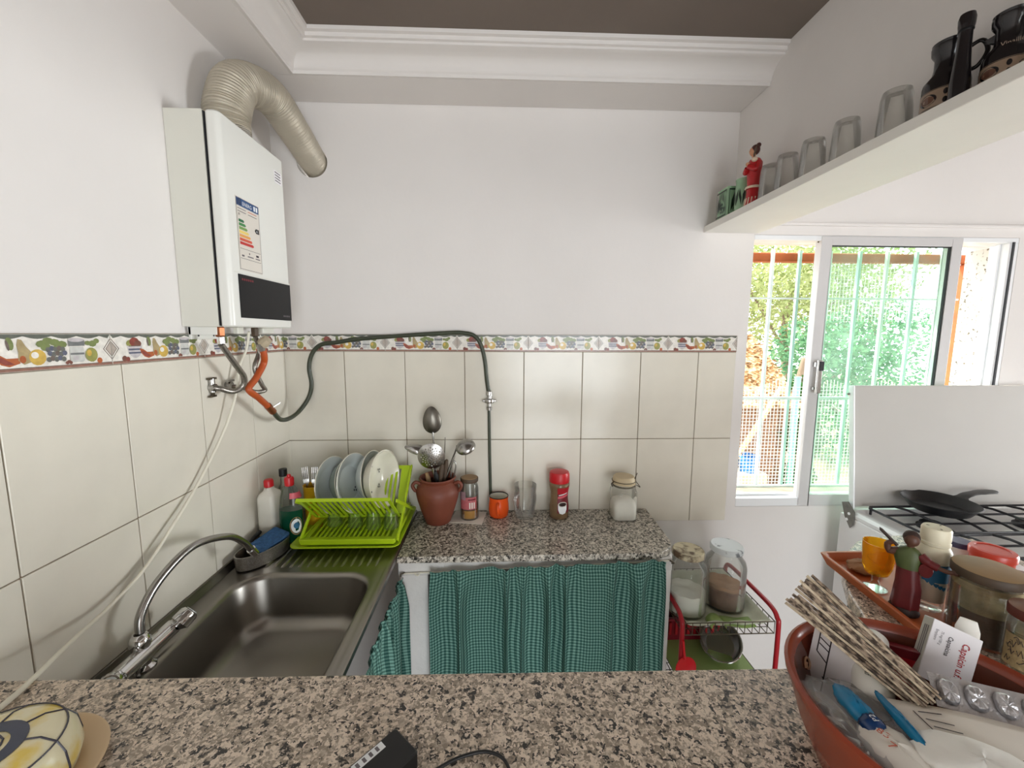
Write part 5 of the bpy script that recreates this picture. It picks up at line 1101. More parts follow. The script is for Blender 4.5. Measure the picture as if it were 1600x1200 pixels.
b = MB().tube(cr([(kx-0.046, ky-0.012, ZC+0.160), (kx-0.056, ky-0.014, ZC+0.152), (kx-0.050, ky-0.014, ZC+0.140)], 6), 0.0022, 6); build('hinge', b, 'wire', kj, smooth=60)

# ------------------------------------------------------------------ red trolley with the two big jars
tr = thing('wire_trolley', 'red metal trolley with wire baskets right of the counter', 'trolley', (0.84, -0.235, 0.0))
tx0, tx1, ty0, ty1 = 0.664, 1.018, -0.405, -0.055
for x in (tx0, tx1):
    b = MB().tube(cr([(x, ty0, 0.02), (x, ty0, 0.30), (x, ty0, 0.585), (x, ty0+0.010, 0.630), (x, ty0+0.05, 0.650), (x, (ty0+ty1)/2, 0.652), (x, ty1-0.04, 0.650), (x, ty1-0.004, 0.630), (x, ty1, 0.58), (x, ty1, 0.3), (x, ty1, 0.02)], 6), 0.0085, 10); build('side_frame', b, 'trolley_red', tr, smooth=60)
    b = MB()
    for y in (ty0, ty1): b.ball((x, y, 0.018), 0.018, 10, 8)
    build('caster_pair', b, 'black_matt', tr, smooth=60, kind='stuff')
def wire_basket(z0, z1, name, m):
    bs = MB()
    X0, X1, Y0, Y1 = tx0+0.012, tx1-0.012, ty0+0.004, ty1-0.004
    for z in (z0, z1): bs.tube([(X0, Y0, z), (X1, Y0, z), (X1, Y1, z), (X0, Y1, z), (X0, Y0, z)], 0.0021, 6)
    n = 12
    for k in range(n+1):
        x = X0+(X1-X0)*k/n; bs.tube([(x, Y0, z1), (x, Y0, z0), (x, Y1, z0), (x, Y1, z1)], 0.0016, 5)
    for k in range(1, 10): y = Y0+(Y1-Y0)*k/10; bs.tube([(X0, y, z1), (X0, y, z0), (X1, y, z0), (X1, y, z1)], 0.0016, 5)
    return build(name, bs, m, tr, kind='stuff')
wire_basket(0.574, 0.620, 'upper_wire_basket', 'wire'); wire_basket(0.315, 0.350, 'lower_wire_basket', 'wire')
b = MB().box(tx0+0.01, tx1-0.01, ty1-0.004, ty1+0.002, 0.44, 0.545)
# pale cloth lining the basket
def sheet(fn, nu, nv, th, name, m, parent=None):
    b = MB()
    for j in range(nv+1):
        for i in range(nu+1): b.v.append(tuple(fn(i/nu, j/nv)))
    for j in range(nv):
        for i in range(nu): a = j*(nu+1)+i; b.f.append((a, a+1, a+nu+2, a+nu+1)); b.m.append(0)
    o = build(name, b, m, parent, smooth=180); s_ = o.modifiers.new('thickness', 'SOLIDIFY'); s_.thickness = th; s_.offset = 1.0; return o
def lin(u, v):
    x = tx0+0.018+(tx1-tx0-0.036)*u; y = ty0+0.012+(ty1-ty0-0.024)*v; e = max(abs(u-.5), abs(v-.5))*2
    z = 0.579+(max(0, e-0.8)/0.2)**1.5*0.040+0.004*math.sin(u*23+v*5)*max(0, e-0.6)*2; return V((x, y, z))
tag(sheet(lin, 36, 30, 0.0012, 'lining_cloth', 'cloth_pale'), 'pale checked cloth lining the upper trolley basket', 'cloth')
gd = tag(build('green_dish', MB(), 'dish_green'), 'glossy green dish standing between the two big jars', 'dish')
bpy.data.objects.remove(gd)
gd = thing('green_dish', 'curved green plastic dish leaning in front of cocoa jar', 'dish', (0.84, -0.335, 0.583))
def gdf(u, v):
    a = R(180-180*u); y = -0.385+0.05*v
    return V((0.812+0.026*math.cos(a), y, 0.583+0.026*math.sin(a)))
sheet(gdf, 16, 3, 0.002, 'arch', 'dish_green', gd)
def gdf2(u, v): return V((0.838+0.115*u, -0.385+0.055*v, 0.5845+0.010*(1-u)**3+0.002*math.sin(u*8)))
sheet(gdf2, 12, 3, 0.002, 'apron', 'dish_green', gd)
def bigjar(name, label, x, y, r, h, lidm, fills):
    z = 0.5835; t = thing(name, label, 'jar', (x, y, z))
    b = MB().lathe([(0, 0), (r*0.92, 0), (r, 0.008), (r, h*0.74), (r*0.93, h*0.84), (r*0.72, h*0.93), (r*0.70, h), (r*0.66, h), (r*0.68, h*0.92), (r*0.90, h*0.83), (r*0.97, h*0.74), (r*0.97, 0.010), (0, 0.008)], (x, y, z), 40); build('glass', b, 'jar_cloudy', t, smooth=50)
    for n_, m_, z0, z1, tilt in fills:
        loops = []
        for rr, zz, s in ((0.01, z0, 0), (r*0.955, z0+0.001, 0), (r*0.955, z1, 1), (r*0.6, z1+0.006, 1), (r*0.02, z1+0.003, 1)):
            loops.append([V((x+rr*math.cos(2*PI*k/36), y+rr*math.sin(2*PI*k/36), z+zz+s*tilt*rr/r*math.cos(2*PI*k/36+2.4)+s*0.002*math.sin(k*1.7+rr*60))) for k in range(36)])
        b = MB().loft(loops, cap0=True, cap1=True); build(n_, b, m_, t, smooth=50)
    b = MB().lathe([(0, h+0.001), (r*0.75, h+0.001), (r*0.79, h+0.003), (r*0.79, h+0.020), (r*0.74, h+0.025), (r*0.70, h+0.0235), (0, h+0.0235)], (x, y, z), 36); build('lid', b, lidm, t, smooth=40)
bigjar('storage_jar', 'big glass jar of white flour with a rusty lid', 0.737, -0.270, 0.074, 0.222, 'rust_lid', [('flour', 'flour', 0.011, 0.085, 0.004)])
bigjar('storage_jar', 'big glass jar of brown cocoa with a worn white lid', 0.905, -0.240, 0.076, 0.222, 'worn_lid', [('cocoa', 'cocoa', 0.011, 0.078, 0.012), ('cocoa_crest', 'cocoa_top', 0.079, 0.092, 0.012)])
# things in the lower basket
t = thing('red_basket', 'dark red plastic basket in the lower part of trolley', 'basket', (0.80, -0.09, 0.353))
b = MB().loft([rrect(0.685, 0.93, -0.155, -0.068, 0.012, 0.353), rrect(0.680, 0.945, -0.170, -0.062, 0.012, 0.462), rrect(0.672, 0.953, -0.178, -0.0605, 0.012, 0.462), rrect(0.672, 0.953, -0.178, -0.0605, 0.012, 0.470), rrect(0.684, 0.941, -0.166, -0.066, 0.012, 0.470), rrect(0.690, 0.925, -0.15, -0.072, 0.012, 0.357)], cap0=True, cap1=True); build('shell', b, 'trolley_dark_red', t, smooth=40)
for k in range(10):
    x = 0.697+0.026*k; b = MB().box(x, x+0.010, -0.1745, -0.1695, 0.395, 0.45); build('slat', b, 'trolley_red', t)
t = thing('steel_pan', 'steel pan tipped on its side on the lower trolley shelf', 'pan', (0.90, -0.235, 0.353))
M = Matrix.Translation((0.905, -0.245, 0.420)) @ V((-0.30, -0.55, 0.72)).to_track_quat('Z', 'Y').to_matrix().to_4x4()
b = MB().lathe([(0, -0.062), (0.055, -0.062), (0.070, -0.045), (0.074, 0.0), (0.078, 0.0015), (0.078, 0.003), (0.072, 0.003), (0.067, -0.043), (0.052, -0.058), (0, -0.058)], (0, 0, 0), 36, M=M); build('body', b, 'brushed', t, smooth=40)
b = MB().lathe([(0.0765, 0.0), (0.0795, 0.0015), (0.0765, 0.004)], (0, 0, 0), 36, M=M); build('rim', b, 'chrome', t, smooth=60)
t = tag(build('green_mat', MB().box(0.684, 1.0, -0.39, -0.07, 0.3535, 0.3565), 'dish_green', bevel=0.001), 'light green plastic mat on the lower trolley shelf', 'mat')
t = thing('red_scoop', 'bright red plastic scoop hanging at the trolley front left', 'scoop', (0.672, -0.42, 0.38))
M = Matrix.Translation((0.676, -0.422, 0.462)) @ V((0.15, -1, 0.15)).to_track_quat('Z', 'Y').to_matrix().to_4x4()
b = MB().lathe([(0, -0.006), (0.030, -0.006), (0.040, 0.0), (0.041, 0.002), (0.037, 0.002), (0.029, -0.003), (0, -0.003)], (0, 0, 0), 28, M=M); build('bowl', b, 'red_plastic', t, smooth=40)
b = MB().tube(cr([(0.671, -0.422, 0.497), (0.668, -0.418, 0.53), (0.664, -0.4165, 0.565)], 4), 0.005, 8); build('handle', b, 'red_plastic', t, smooth=50)
# ------------------------------------------------------------------ gas stove under the window
sv = thing('gas_stove', 'white gas stove with raised lid in front of the window', 'stove', (1.91, -0.38, 0.0))
b = MB().box(1.50, 2.32, -0.655, -0.075, 0.06, 0.885); build('body', b, 'stove_white', sv, bevel=0.006)
for x in (1.54, 2.28):
    for y in (-0.62, -0.11): build('foot', MB().lathe([(0, 0), (0.02, 0), (0.018, 0.062), (0, 0.062)], (x, y, 0), 12), 'black_matt', sv, smooth=40)
b = MB().loft([rrect(1.50, 2.32, -0.655, -0.100, 0.012, 0.886), rrect(1.498, 2.322, -0.657, -0.098, 0.012, 0.900), rrect(1.506, 2.314, -0.649, -0.106, 0.012, 0.912), rrect(1.522, 2.298, -0.633, -0.122, 0.012, 0.912), rrect(1.530, 2.290, -0.625, -0.130, 0.012, 0.902)], cap0=True, cap1=True); build('hob', b, 'stove_white', sv, smooth=35)
b = MB().slab([(1.515, -0.098, 0.920), (2.335, -0.098, 0.920), (2.335, -0.040, 1.438), (1.515, -0.040, 1.438)], 0.012); lid_ = build('lid', b, 'stove_lid', sv, bevel=0.004)
b = MB().slab([(1.508, -0.106, 0.918), (1.5148, -0.106, 0.918), (1.5148, -0.044, 1.438), (1.508, -0.044, 1.438)], 0.024); build('lid_edge', b, 'alu_white', lid_, bevel=0.002)
b = MB()
for t in (0.03, 0.93): b.lathe([(0, 0), (0.006, 0), (0.005, 0.004), (0, 0.005)], (0, 0, 0), 10, M=Matrix.Translation((1.5075, -0.107+0.062*t, 0.92+0.518*t)) @ Matrix.Rotation(R(-90), 4, 'Y'))
build('rivet', b, 'hinge_grey', lid_, kind='stuff')
b = MB().slab([(1.4985, -0.150, 0.860), (1.4985, -0.135, 0.840), (1.4985, -0.105, 0.880), (1.4985, -0.085, 0.935), (1.4985, -0.115, 0.948), (1.4985, -0.150, 0.915)], -0.005); hg = build('hinge', b, 'hinge_grey', sv, bevel=0.001)
b = MB()
for y, z in ((-0.128, 0.900), (-0.120, 0.872)): b.lathe([(0, 0), (0.006, 0), (0.006, 0.002), (0, 0.002)], (0, 0, 0), 10, M=Matrix.Translation((1.4930, y, z)) @ Matrix.Rotation(R(-90), 4, 'Y'))
build('hinge_screw', b, 'alu_white', hg, kind='stuff')
def grate(x0, x1, y0, y1):
    z = 0.938; b = MB(); r = 0.0048
    b.tube([(x0+.015, y0, z), (x1-.015, y0, z), (x1, y0+.015, z), (x1, y1-.015, z), (x1-.015, y1, z), (x0+.015, y1, z), (x0, y1-.015, z), (x0, y0+.015, z), (x0+.015, y0, z)], r, 8, caps=False)
    g = build('grate_frame', b, 'cast_black', sv, smooth=50)
    n = 6
    for k in range(1, n): x = x0+(x1-x0)*k/n; build('grate_bar', MB().tube([(x, y0, z), (x, y0+0.05, z+0.008), (x, y1-0.05, z+0.008), (x, y1, z)], r, 8), 'cast_black', sv, smooth=50)
    for k in (1, 2): y = y0+(y1-y0)*k/3; build('grate_bar', MB().tube([(x0, y, z-0.002), (x1, y, z-0.002)], r*0.9, 8), 'cast_black', sv, smooth=50)
    for x in (x0+.02, x1-.02):
        for y in (y0, y1): build('grate_foot', MB().tube([(x, y, z), (x, y, 0.905)], r, 8), 'cast_black', sv)
grate(1.545, 2.275, -0.382, -0.150); grate(1.545, 2.275, -0.622, -0.395)
for x, y in ((1.70, -0.27), (2.10, -0.27), (1.70, -0.51), (2.10, -0.51)):
    b = MB().lathe([(0, 0.9025), (0.045, 0.9025), (0.045, 0.912), (0.038, 0.914), (0.036, 0.924), (0.030, 0.928), (0, 0.929)], (x, y, 0), 28); build('burner', b, 'cast_black', sv, smooth=35)
b = MB()
fp = thing('frying_pan', 'black frying pan resting on the stove grate', 'pan', (1.785, -0.215, 0.9505))
b = MB().lathe([(0, 0), (0.082, 0), (0.090, 0.004), (0.114, 0.036), (0.119, 0.040), (0.117, 0.042), (0.112, 0.039), (0.088, 0.008), (0, 0.006)], (1.785, -0.215, 0.9505), 48); build('body', b, 'pan_black', fp, smooth=40)
hp = [(1.890, -0.190, 0.980), (1.940, -0.175, 0.996), (2.02, -0.155, 0.999), (2.115, -0.135, 0.994)]
b = MB(); L = []
for p, w_, h_ in zip(cr(hp, 5), [0.026]*3+[0.020]*4+[0.018]*3+[0.022]*5+[0.014], [0.006]*16):
    t = V((0.96, 0.26, 0)); s = V((-0.26, 0.96, 0)); L.append([p+s*w_*math.cos(2*PI*k/12)+V((0, 0, h_*math.sin(2*PI*k/12))) for k in range(12)])
b.loft(L, cap0=True, cap1=True); build('handle', b, 'pan_black', fp, smooth=60)

# ------------------------------------------------------------------ bar counter (one L-shaped granite slab) and what stands on it
ZB = 1.10
poly = [(XL+0.0095, -1.70), (1.30, -1.70), (1.30, -0.72), (1.20, -0.69), (1.06, -0.70), (0.97, -0.725), (0.885, -0.785), (0.81, -0.865), (0.755, -0.945), (0.72, -1.02), (0.695, -1.09), (0.66, -1.128), (0.60, -1.136), (XL+0.0095, -1.118)]
tag(build('bar_counter', MB().prism(poly[::-1], ZB-0.03, ZB), 'granite_bar', bevel=0.004), 'large speckled granite bar counter in front of the kitchen', 'countertop')
b = MB().box(XL+0.0095, -0.62, -1.66, -1.20, 0.0, ZB-0.0305).box(0.52, 0.62, -1.20, -1.15, 0.0, ZB-0.0305); tag(build('half_wall', b, 'plaster', bevel=0.003), 'white plastered half wall carrying the granite bar counter', 'counter base')
curtain('gingham_curtain', 'green gingham curtain under the bar end behind the newspapers', (0.735, -1.04, 1.052), (0.925, -0.792, 1.052), 0, 0.1, 6, 0.010, 11, (-0.79, 0.61, 0), 0.012)
# charger and cable
t = thing('phone_charger', 'black mains charger lying on the granite bar', 'charger', (-0.12, -1.275, ZB))
M = basis((-0.137, -1.242, ZB+0.0005), (0.74, -0.67, 0), (0.67, 0.74, 0))
b = MB().loft([[M @ V((p.x, p.y, z)) for p in rrect(0.0+k, 0.050-k, -0.070+k, 0.0-k, 0.004, 0)] for k, z in ((0.001, 0.0), (0, 0.002), (0, 0.022), (0.002, 0.024))], cap0=True, cap1=True); build('case', b, 'black_matt', t, smooth=35)
b = MB().poly([M @ V(p) for p in ((0.003, -0.066, 0.0244), (0.014, -0.066, 0.0244), (0.014, -0.024, 0.0244), (0.003, -0.024, 0.0244))]); build('rating_label', b, 'ink_white', t)
b = MB()
for k in range(4): b.poly([M @ V((0.005+x, -0.062+k*0.009+y, 0.0247)) for x, y in ((0, 0), (0.007, 0), (0.007, 0.004), (0, 0.004))])
build('rating_print', b, 'ink_grey', t, kind='stuff')
b = MB().tube(cr([(-0.118, -1.296, ZB+0.010), (-0.090, -1.288, ZB+0.004), (-0.050, -1.268, ZB+0.004), (-0.010, -1.262, ZB+0.004), (0.015, -1.285, ZB+0.004), (0.018, -1.36, ZB+0.004)], 8), 0.0022, 8); tag(build('charger_cable', b, 'black_matt', None, smooth=60), 'thin black cable curling away from the charger', 'cable')
# yellow ceramic dish on its beige plate
t = thing('beige_plate', 'beige plate under the yellow ceramic butter dish', 'plate', (-0.60, -1.286, ZB))
b = MB().lathe([(0, 0), (0.07, 0), (0.099, 0.010), (0.102, 0.012), (0.098, 0.013), (0.07, 0.004), (0, 0.004)], (-0.598, -1.296, ZB+0.0004), 48); build('dish', b, 'plate_beige', t, smooth=50)
t = thing('butter_dish', 'yellow ceramic covered dish with dark painted lines', 'dish', (-0.609, -1.280, ZB+0.006))
cx, cy_ = -0.602, -1.300
pr = [(0, 0), (0.070, 0), (0.080, 0.006), (0.084, 0.020), (0.081, 0.040), (0.073, 0.053), (0.056, 0.060), (0.0, 0.061)]
b = MB().lathe(pr, (cx, cy_, ZB+0.0065), 56); build('cover', b, 'glaze_yellow', t, smooth=60)
def prz(r):
    for (r0, z0), (r1, z1) in zip(pr[3:], pr[4:]):
        if r1 <= r <= r0: return z0+(z1-z0)*(r0-r)/(r0-r1+1e-9)
    return 0.066
b = MB()
for a0 in range(10, 370, 45):
    a = R(a0); b.tube([(cx+r*math.cos(a+(0.095-r)*4), cy_+r*math.sin(a+(0.095-r)*4), ZB+0.0065+z) for r, z in ((0.0832, 0.012), (0.0842, 0.020), (0.0812, 0.040), (0.073, 0.0532), (0.056, 0.0602), (0.040, 0.0608))], 0.0012, 6)
b.tube([(cx+0.0725*math.cos(k*PI/24), cy_+0.0725*math.sin(k*PI/24), ZB+0.0065+0.0534) for k in range(49)], 0.0011, 6, caps=False)
build('painted_line', b, 'glaze_line', t, kind='stuff')
b = MB().lathe([(0.026, 0.0611), (0.041, 0.0609), (0.041, 0.0615), (0.026, 0.0618), (0.026, 0.0611)], (cx, cy_, ZB+0.0065), 40); build('painted_ring', b, 'glaze_blue', t)
b = MB().tube([(cx+(0.004+0.0018*k/3)*math.cos(k*0.5), cy_+(0.004+0.0018*k/3)*math.sin(k*0.5), ZB+0.0065+0.0614) for k in range(34)], 0.0012, 6); build('painted_spiral', b, 'glaze_line', t)
# terracotta bowl heaped with papers and medicines
bx_, by_, bz_ = 0.530, -1.322, ZB+0.0004
bw = thing('terracotta_bowl', 'wide glazed terracotta bowl full of papers on the bar', 'bowl', (bx_, by_, bz_))
b = MB().lathe([(0, 0), (0.112, 0), (0.120, 0.004), (0.140, 0.05), (0.152, 0.092), (0.158, 0.106), (0.159, 0.112), (0.155, 0.115), (0.149, 0.112), (0.146, 0.104)], (bx_, by_, bz_), 64); build('body', b, 'terracotta_glaze', bw, smooth=50)
b = MB().lathe([(0.146, 0.104), (0.140, 0.088), (0.128, 0.05), (0.108, 0.012), (0, 0.010)], (bx_, by_, bz_), 64); build('inside', b, 'glaze_brown', bw, smooth=50)
b = MB()
for k in range(9):
    a = R(-50+k*22); r0 = 0.1385; c_, s_ = math.cos(a), math.sin(a)
    pts = []
    for q in range(17):
        u = q/16*2*PI*1.2; rr = 0.010*(1-q/22); aa = a+rr*math.cos(u)/r0; zz = 0.075+rr*1.1*math.sin(u); rad = 0.1395-(0.088-zz)*0.30-0.001; pts.append((bx_+rad*math.cos(aa), by_+rad*math.sin(aa), bz_+zz))
    b.tube(pts, 0.0014, 6)
build('slip_scroll', b, 'glaze_pattern', bw, kind='stuff')
# folded newspaper: a stack of sheets
A, B_ = V((0.462, -1.176, 1.262)), V((0.522, -1.312, 1.208)); ax = (B_-A); sd = V((0.64, 0.495, -0.54)).normalized(); nrm_ = ax.normalized().cross(sd).normalized(); sd = nrm_.cross(ax.normalized())
if nrm_.z < 0: nrm_ = -nrm_
nw = thing('newspaper', 'folded old newspaper bundle sticking out of the terracotta bowl', 'newspaper', A)
rr_ = random.Random(12)
for k in range(14):
    e0, e1 = rr_.uniform(-0.006, 0.004), rr_.uniform(-0.004, 0.006); s0 = rr_.uniform(-0.002, 0.002); z = -0.029+k*0.0043; n_ = 7; b = MB(); L = []
    for j in range(n_+1):
        u = j/n_; p = A+ax*(u*1.0)+ax.normalized()*(e0*(1-u)+e1*u)+nrm_*(z*(1-0.45*u)+0.0010*math.sin(u*7+k)); ww = 0.021+s0+0.003*math.sin(u*5+k)+(0.003*rr_.uniform(-1, 1) if j in (0, n_) else 0)
        L.append([p-sd*ww, p+sd*ww, p+sd*ww+nrm_*0.0042*(1-0.45*u), p-sd*ww+nrm_*0.0042*(1-0.45*u)])
    b.loft(L, cap0=True, cap1=True); build('sheet', b, 'newsprint' if k % 3 else 'newsprint_pale', nw)
# white card with ruled lines leaning at the left
cdM = Matrix.Translation((0.465, -1.240, 1.137)) @ Matrix.Rotation(R(-61), 4, 'Z') @ Matrix.Rotation(R(75), 4, 'X')
t = thing('ruled_card', 'white printed card with ruled lines standing in the bowl', 'card', (0.443, -1.208, 1.128))
b = MB().slab([cdM @ V(p) for p in ((-0.034, 0, 0), (0.055, 0, 0), (0.055, 0.098, 0), (-0.034, 0.115, 0))], 0.0012); build('sheet', b, 'paper_white', t)
b = MB()
def ln_(x0, y0, x1, y1, w_=0.0008, b=b, M=cdM, h=0.0016):
    d = V((x1-x0, y1-y0)).normalized(); n = V((-d.y, d.x))*w_
    b.poly([M @ V((x0+n.x, y0+n.y, h)), M @ V((x0-n.x, y0-n.y, h)), M @ V((x1-n.x, y1-n.y, h)), M @ V((x1+n.x, y1+n.y, h))])
for q in ((-0.026, 0.108, -0.026, 0.06), (-0.012, 0.115, -0.012, 0.01), (-0.026, 0.06, -0.012, 0.05), (-0.025, 0.072, -0.012, 0.066), (-0.025, 0.080, -0.012, 0.074), (-0.014, 0.03, -0.010, 0.026)): ln_(*q)
build('ruled_line', b, 'ink', t, kind='stuff')
# white pill bottle lying under the newspaper
t = thing('pill_bottle', 'white medicine bottle lying under the newspaper in the bowl', 'bottle', (0.50, -1.27, 1.19))
p0, p1 = V((0.474, -1.292, 1.184)), V((0.548, -1.208, 1.212)); M = Matrix.Translation(p0) @ (p1-p0).to_track_quat('Z', 'Y').to_matrix().to_4x4(); ln0 = (p1-p0).length
b = MB().lathe([(0, 0), (0.019, 0), (0.022, 0.003), (0.022, ln0*0.66), (0.018, ln0*0.74), (0.015, ln0*0.76)], (0, 0, 0), 28, M=M); build('body', b, 'plastic_white', t, smooth=50)
b = MB().lathe([(0.016, ln0*0.75), (0.0185, ln0*0.76), (0.0185, ln0*0.96), (0.015, ln0), (0, ln0)], (0, 0, 0), 28, M=M); build('cap', b, 'plastic_white', t, smooth=50)
T = basis(p0+V((-0.006, -0.006, 0.0235)), (p1-p0), V((-1, 0.6, 0.4)))
text('lettering', '6 L uaf', 0.009, basis(p0+V((-0.004, 0.006, 0.0232)), p0-p1+V((0, 0, 0.0)), V((0.8, -0.5, 0.1))) @ Matrix.Translation((-0.042, -0.003, 0.0005)), 'ink', t)
# clear bag with blue wrappers
t = thing('plastic_bag', 'crumpled clear plastic bag with a blue wrapper in the bowl', 'bag', (0.43, -1.325, 1.19))
def blob(c, rx, ry, rz, M, seed, amp=0.16, seg=30, rings=16):
    rr = random.Random(seed); ph = [rr.uniform(0, 6.28) for _ in range(8)]; b = MB(); L = []
    for k in range(rings+1):
        a = -PI/2+PI*k/rings; row = []
        for i in range(seg):
            u = 2*PI*i/seg; n = 1+amp*(math.sin(3*u+ph[0]+2*a)*0.4+math.sin(5*u+ph[1]-3*a)*0.3+math.sin(9*u+7*a+ph[2])*0.3+math.sin(13*u-5*a+ph[3])*0.2); q = max(math.cos(a), 1e-3)
            row.append(M @ V((rx*n*q*math.cos(u), ry*n*q*math.sin(u), rz*n*math.sin(a))))
        L.append(row)
    return b.loft(L)
D_ = (0.10, -1.0, -0.04); S_ = (1.0, 0.10, 0.05)
build('film', blob((0,0,0), 0.078, 0.043, 0.017, basis((0.428, -1.336, 1.196), D_, S_), 3, 0.18), 'clear_bag', t, smooth=30)
build('blue_wrapper', blob((0,0,0), 0.028, 0.013, 0.011, basis((0.424, -1.318, 1.213), (0.02, -1, -0.06), S_), 5, 0.10), 'bag_blue', t, smooth=40)
build('navy_wrapper', blob((0,0,0), 0.012, 0.013, 0.010, basis((0.424, -1.340, 1.2125), D_, S_), 6, 0.08), 'bag_navy', t, smooth=40)
text('lettering', 'P2', 0.009, basis((0.426, -1.347, 1.2236), (0.02, 1, 0.0), (-1.0, 0.02, 0.0)), 'ink_white', t)
build('blue_strip', blob((0,0,0), 0.044, 0.005, 0.006, basis((0.458, -1.344, 1.216), (-0.12, -1.0, -0.03), S_), 7, 0.15), 'bag_blue', t, smooth=40)
build('pink_lining', blob((0,0,0), 0.040, 0.023, 0.014, basis((0.428, -1.366, 1.204), D_, S_), 8, 0.12), 'label_cream', t, smooth=40)
text('lettering', '83', 0.012, basis((0.416, -1.352, 1.2185), (0.45, -0.89, 0), (0.89, 0.45, 0.0)), 'ink_orange', t); text('lettering', '7', 0.014, basis((0.413, -1.368, 1.2185), (0.45, -0.89, 0), (0.89, 0.45, 0.0)), 'ink_orange', t)
# big folded letter with drawn lines
t = thing('letter_sheet', 'large white letter sheet with ruled marks over the bowl', 'paper', (0.52, -1.38, 1.21))
def let(u, v):
    p = V((0.468, -1.302, 1.209))+V((0.140, -0.058, 0.004))*u+V((-0.030, -0.125, 0.0))*v; return p+V((0, 0, 0.005*math.sin(u*3+v*2)-0.004*v))
sheet(let, 18, 14, 0.0012, 'page', 'paper', t)
b = MB()
def lq(u0, v0, u1, v1, w_=0.0007):
    a_, c_ = let(u0, v0)+V((0, 0, 0.0018)), let(u1, v1)+V((0, 0, 0.0018)); d = (c_-a_).normalized(); n = d.cross(V((0, 0, 1))).normalized()*w_; b.poly([a_+n, a_-n, c_-n, c_+n])
for q in ((0.16, 0.12, 0.20, 0.40), (0.19, 0.12, 0.34, 0.10), (0.20, 0.19, 0.36, 0.20), (0.21, 0.26, 0.37, 0.27), (0.20, 0.33, 0.38, 0.36), (0.21, 0.40, 0.30, 0.42), (0.62, 0.38, 0.86, 0.36), (0.60, 0.46, 0.75, 0.62)): lq(*q)
build('ruled_mark', b, 'ink', t, kind='stuff')
t = tag(build('tissue', blob((0,0,0), 0.055, 0.036, 0.012, basis((0.492, -1.392, 1.214), (0.9, -0.35, 0), (0.35, 0.9, 0)), 21, 0.10), 'tissue', None, smooth=60), 'crumpled white tissue lying on the letter in the bowl', 'tissue')
# box of capsicin plasters
t = thing('medicine_box', 'white medicine box with red lettering standing in the bowl', 'box', (0.60, -1.26, 1.19))
fx = V((0.624, -1.221, 1.250)); exd = V((0.046, -0.024, -0.018)); dn = V((-0.033, -0.0165, -0.065))
ex, ey = exd.normalized(), dn.normalized(); Lx, Ly = 0.055, 0.082; nz_ = ex.cross(ey).normalized()
if nz_.dot(V((0, -1.741, 1.65))-fx) < 0: nz_ = -nz_
back = -nz_*0.022
c4 = [fx, fx+ex*Lx, fx+ex*Lx+ey*Ly, fx+ey*Ly]
b = MB().add(c4+[p+back for p in c4], [(0,1,2,3), (7,6,5,4), (0,4,5,1), (1,5,6,2), (2,6,7,3), (3,7,4,0)]); build('carton', b, 'paper_white', t, bevel=0.0008)
Mf = Matrix(((ey.x, ex.x, nz_.x, fx.x), (ey.y, ex.y, nz_.y, fx.y), (ey.z, ex.z, nz_.z, fx.z), (0,0,0,1)))
flip = Mf.to_3x3().determinant()
Mt = Mf if flip > 0 else Mf @ Matrix.Diagonal((1, -1, 1, 1))
def btxt(s, size, along, across, m, bold=0.0, shear=0.0):
    # letters run down the long side of the carton, feet towards its left edge
    org = fx+ey*along+ex*across+nz_*0.0005; M = Matrix(((ey.x, ex.x, nz_.x, org.x), (ey.y, ex.y, nz_.y, org.y), (ey.z, ex.z, nz_.z, org.z), (0,0,0,1)))
    text('lettering', s, size, M, m, t, bold=bold, shear=shear, sx=0.85)
btxt('Capsicin u.f.', 0.0115, 0.014, 0.036, 'ink_red', 0.0002); btxt('Capsaicina', 0.0075, 0.014, 0.020, 'ink', 0.0001); btxt('75 mg/100 g', 0.0045, 0.012, 0.011, 'ink_grey'); btxt('Emplastro', 0.0045, 0.012, 0.005, 'ink_grey')
side = -ex
b = MB().poly([p-ex*0.0004 for p in (fx+ey*0.001, fx+ey*(Ly-0.001), fx+ey*(Ly-0.001)+back*0.96, fx+ey*0.001+back*0.96)]); build('side_panel', b, 'box_grey', t)
b = MB()
for k in range(3): q0 = fx-ex*0.0008+back*(0.22+0.18*k); b.poly([q0+ey*0.012, q0+ey*0.058, q0+ey*0.058+back*0.07, q0+ey*0.012+back*0.07])
build('side_print', b, 'ink_grey', t, kind='stuff')
# blister pack
t = thing('blister_pack', 'silver blister strip of tablets leaning on medicine box', 'blister pack', (0.57, -1.32, 1.23))
o_ = V((0.540, -1.290, 1.231)); bu = V((0.095, -0.042, 0.0)).normalized(); bv = V((-0.020, -0.046, -0.040)).normalized(); bn = bu.cross(bv).normalized()
if bn.z < 0: bn = -bn
b = MB().slab([o_, o_+bu*0.105, o_+bu*0.105+bv*0.036, o_+bv*0.036], 0.0008); build('foil_card', b, 'foil', t)
for k in range(4):
    c_ = o_+bu*(0.015+0.0255*k)+bv*0.018+bn*0.001; b = MB(); L = []
    for sc_, h in ((1.0, 0.0), (0.94, 0.003), (0.78, 0.0055), (0.4, 0.0062), (0.02, 0.0050)): L.append([c_+bu*(0.0098*sc_*math.copysign(abs(math.cos(q*PI/12))**0.8, math.cos(q*PI/12)))+bv*(0.0135*sc_*math.copysign(abs(math.sin(q*PI/12))**0.8, math.sin(q*PI/12)))+bn*(h+(0.0006*math.sin(q*2.3+k) if 0.3 < sc_ < 0.95 else 0)) for q in range(24)])
    b.loft(L); build('tablet_bubble', b, 'foil', t, smooth=40)
t = thing('red_carton', 'small dark red carton between newspaper and medicine box', 'carton', (0.585, -1.215, 1.16))
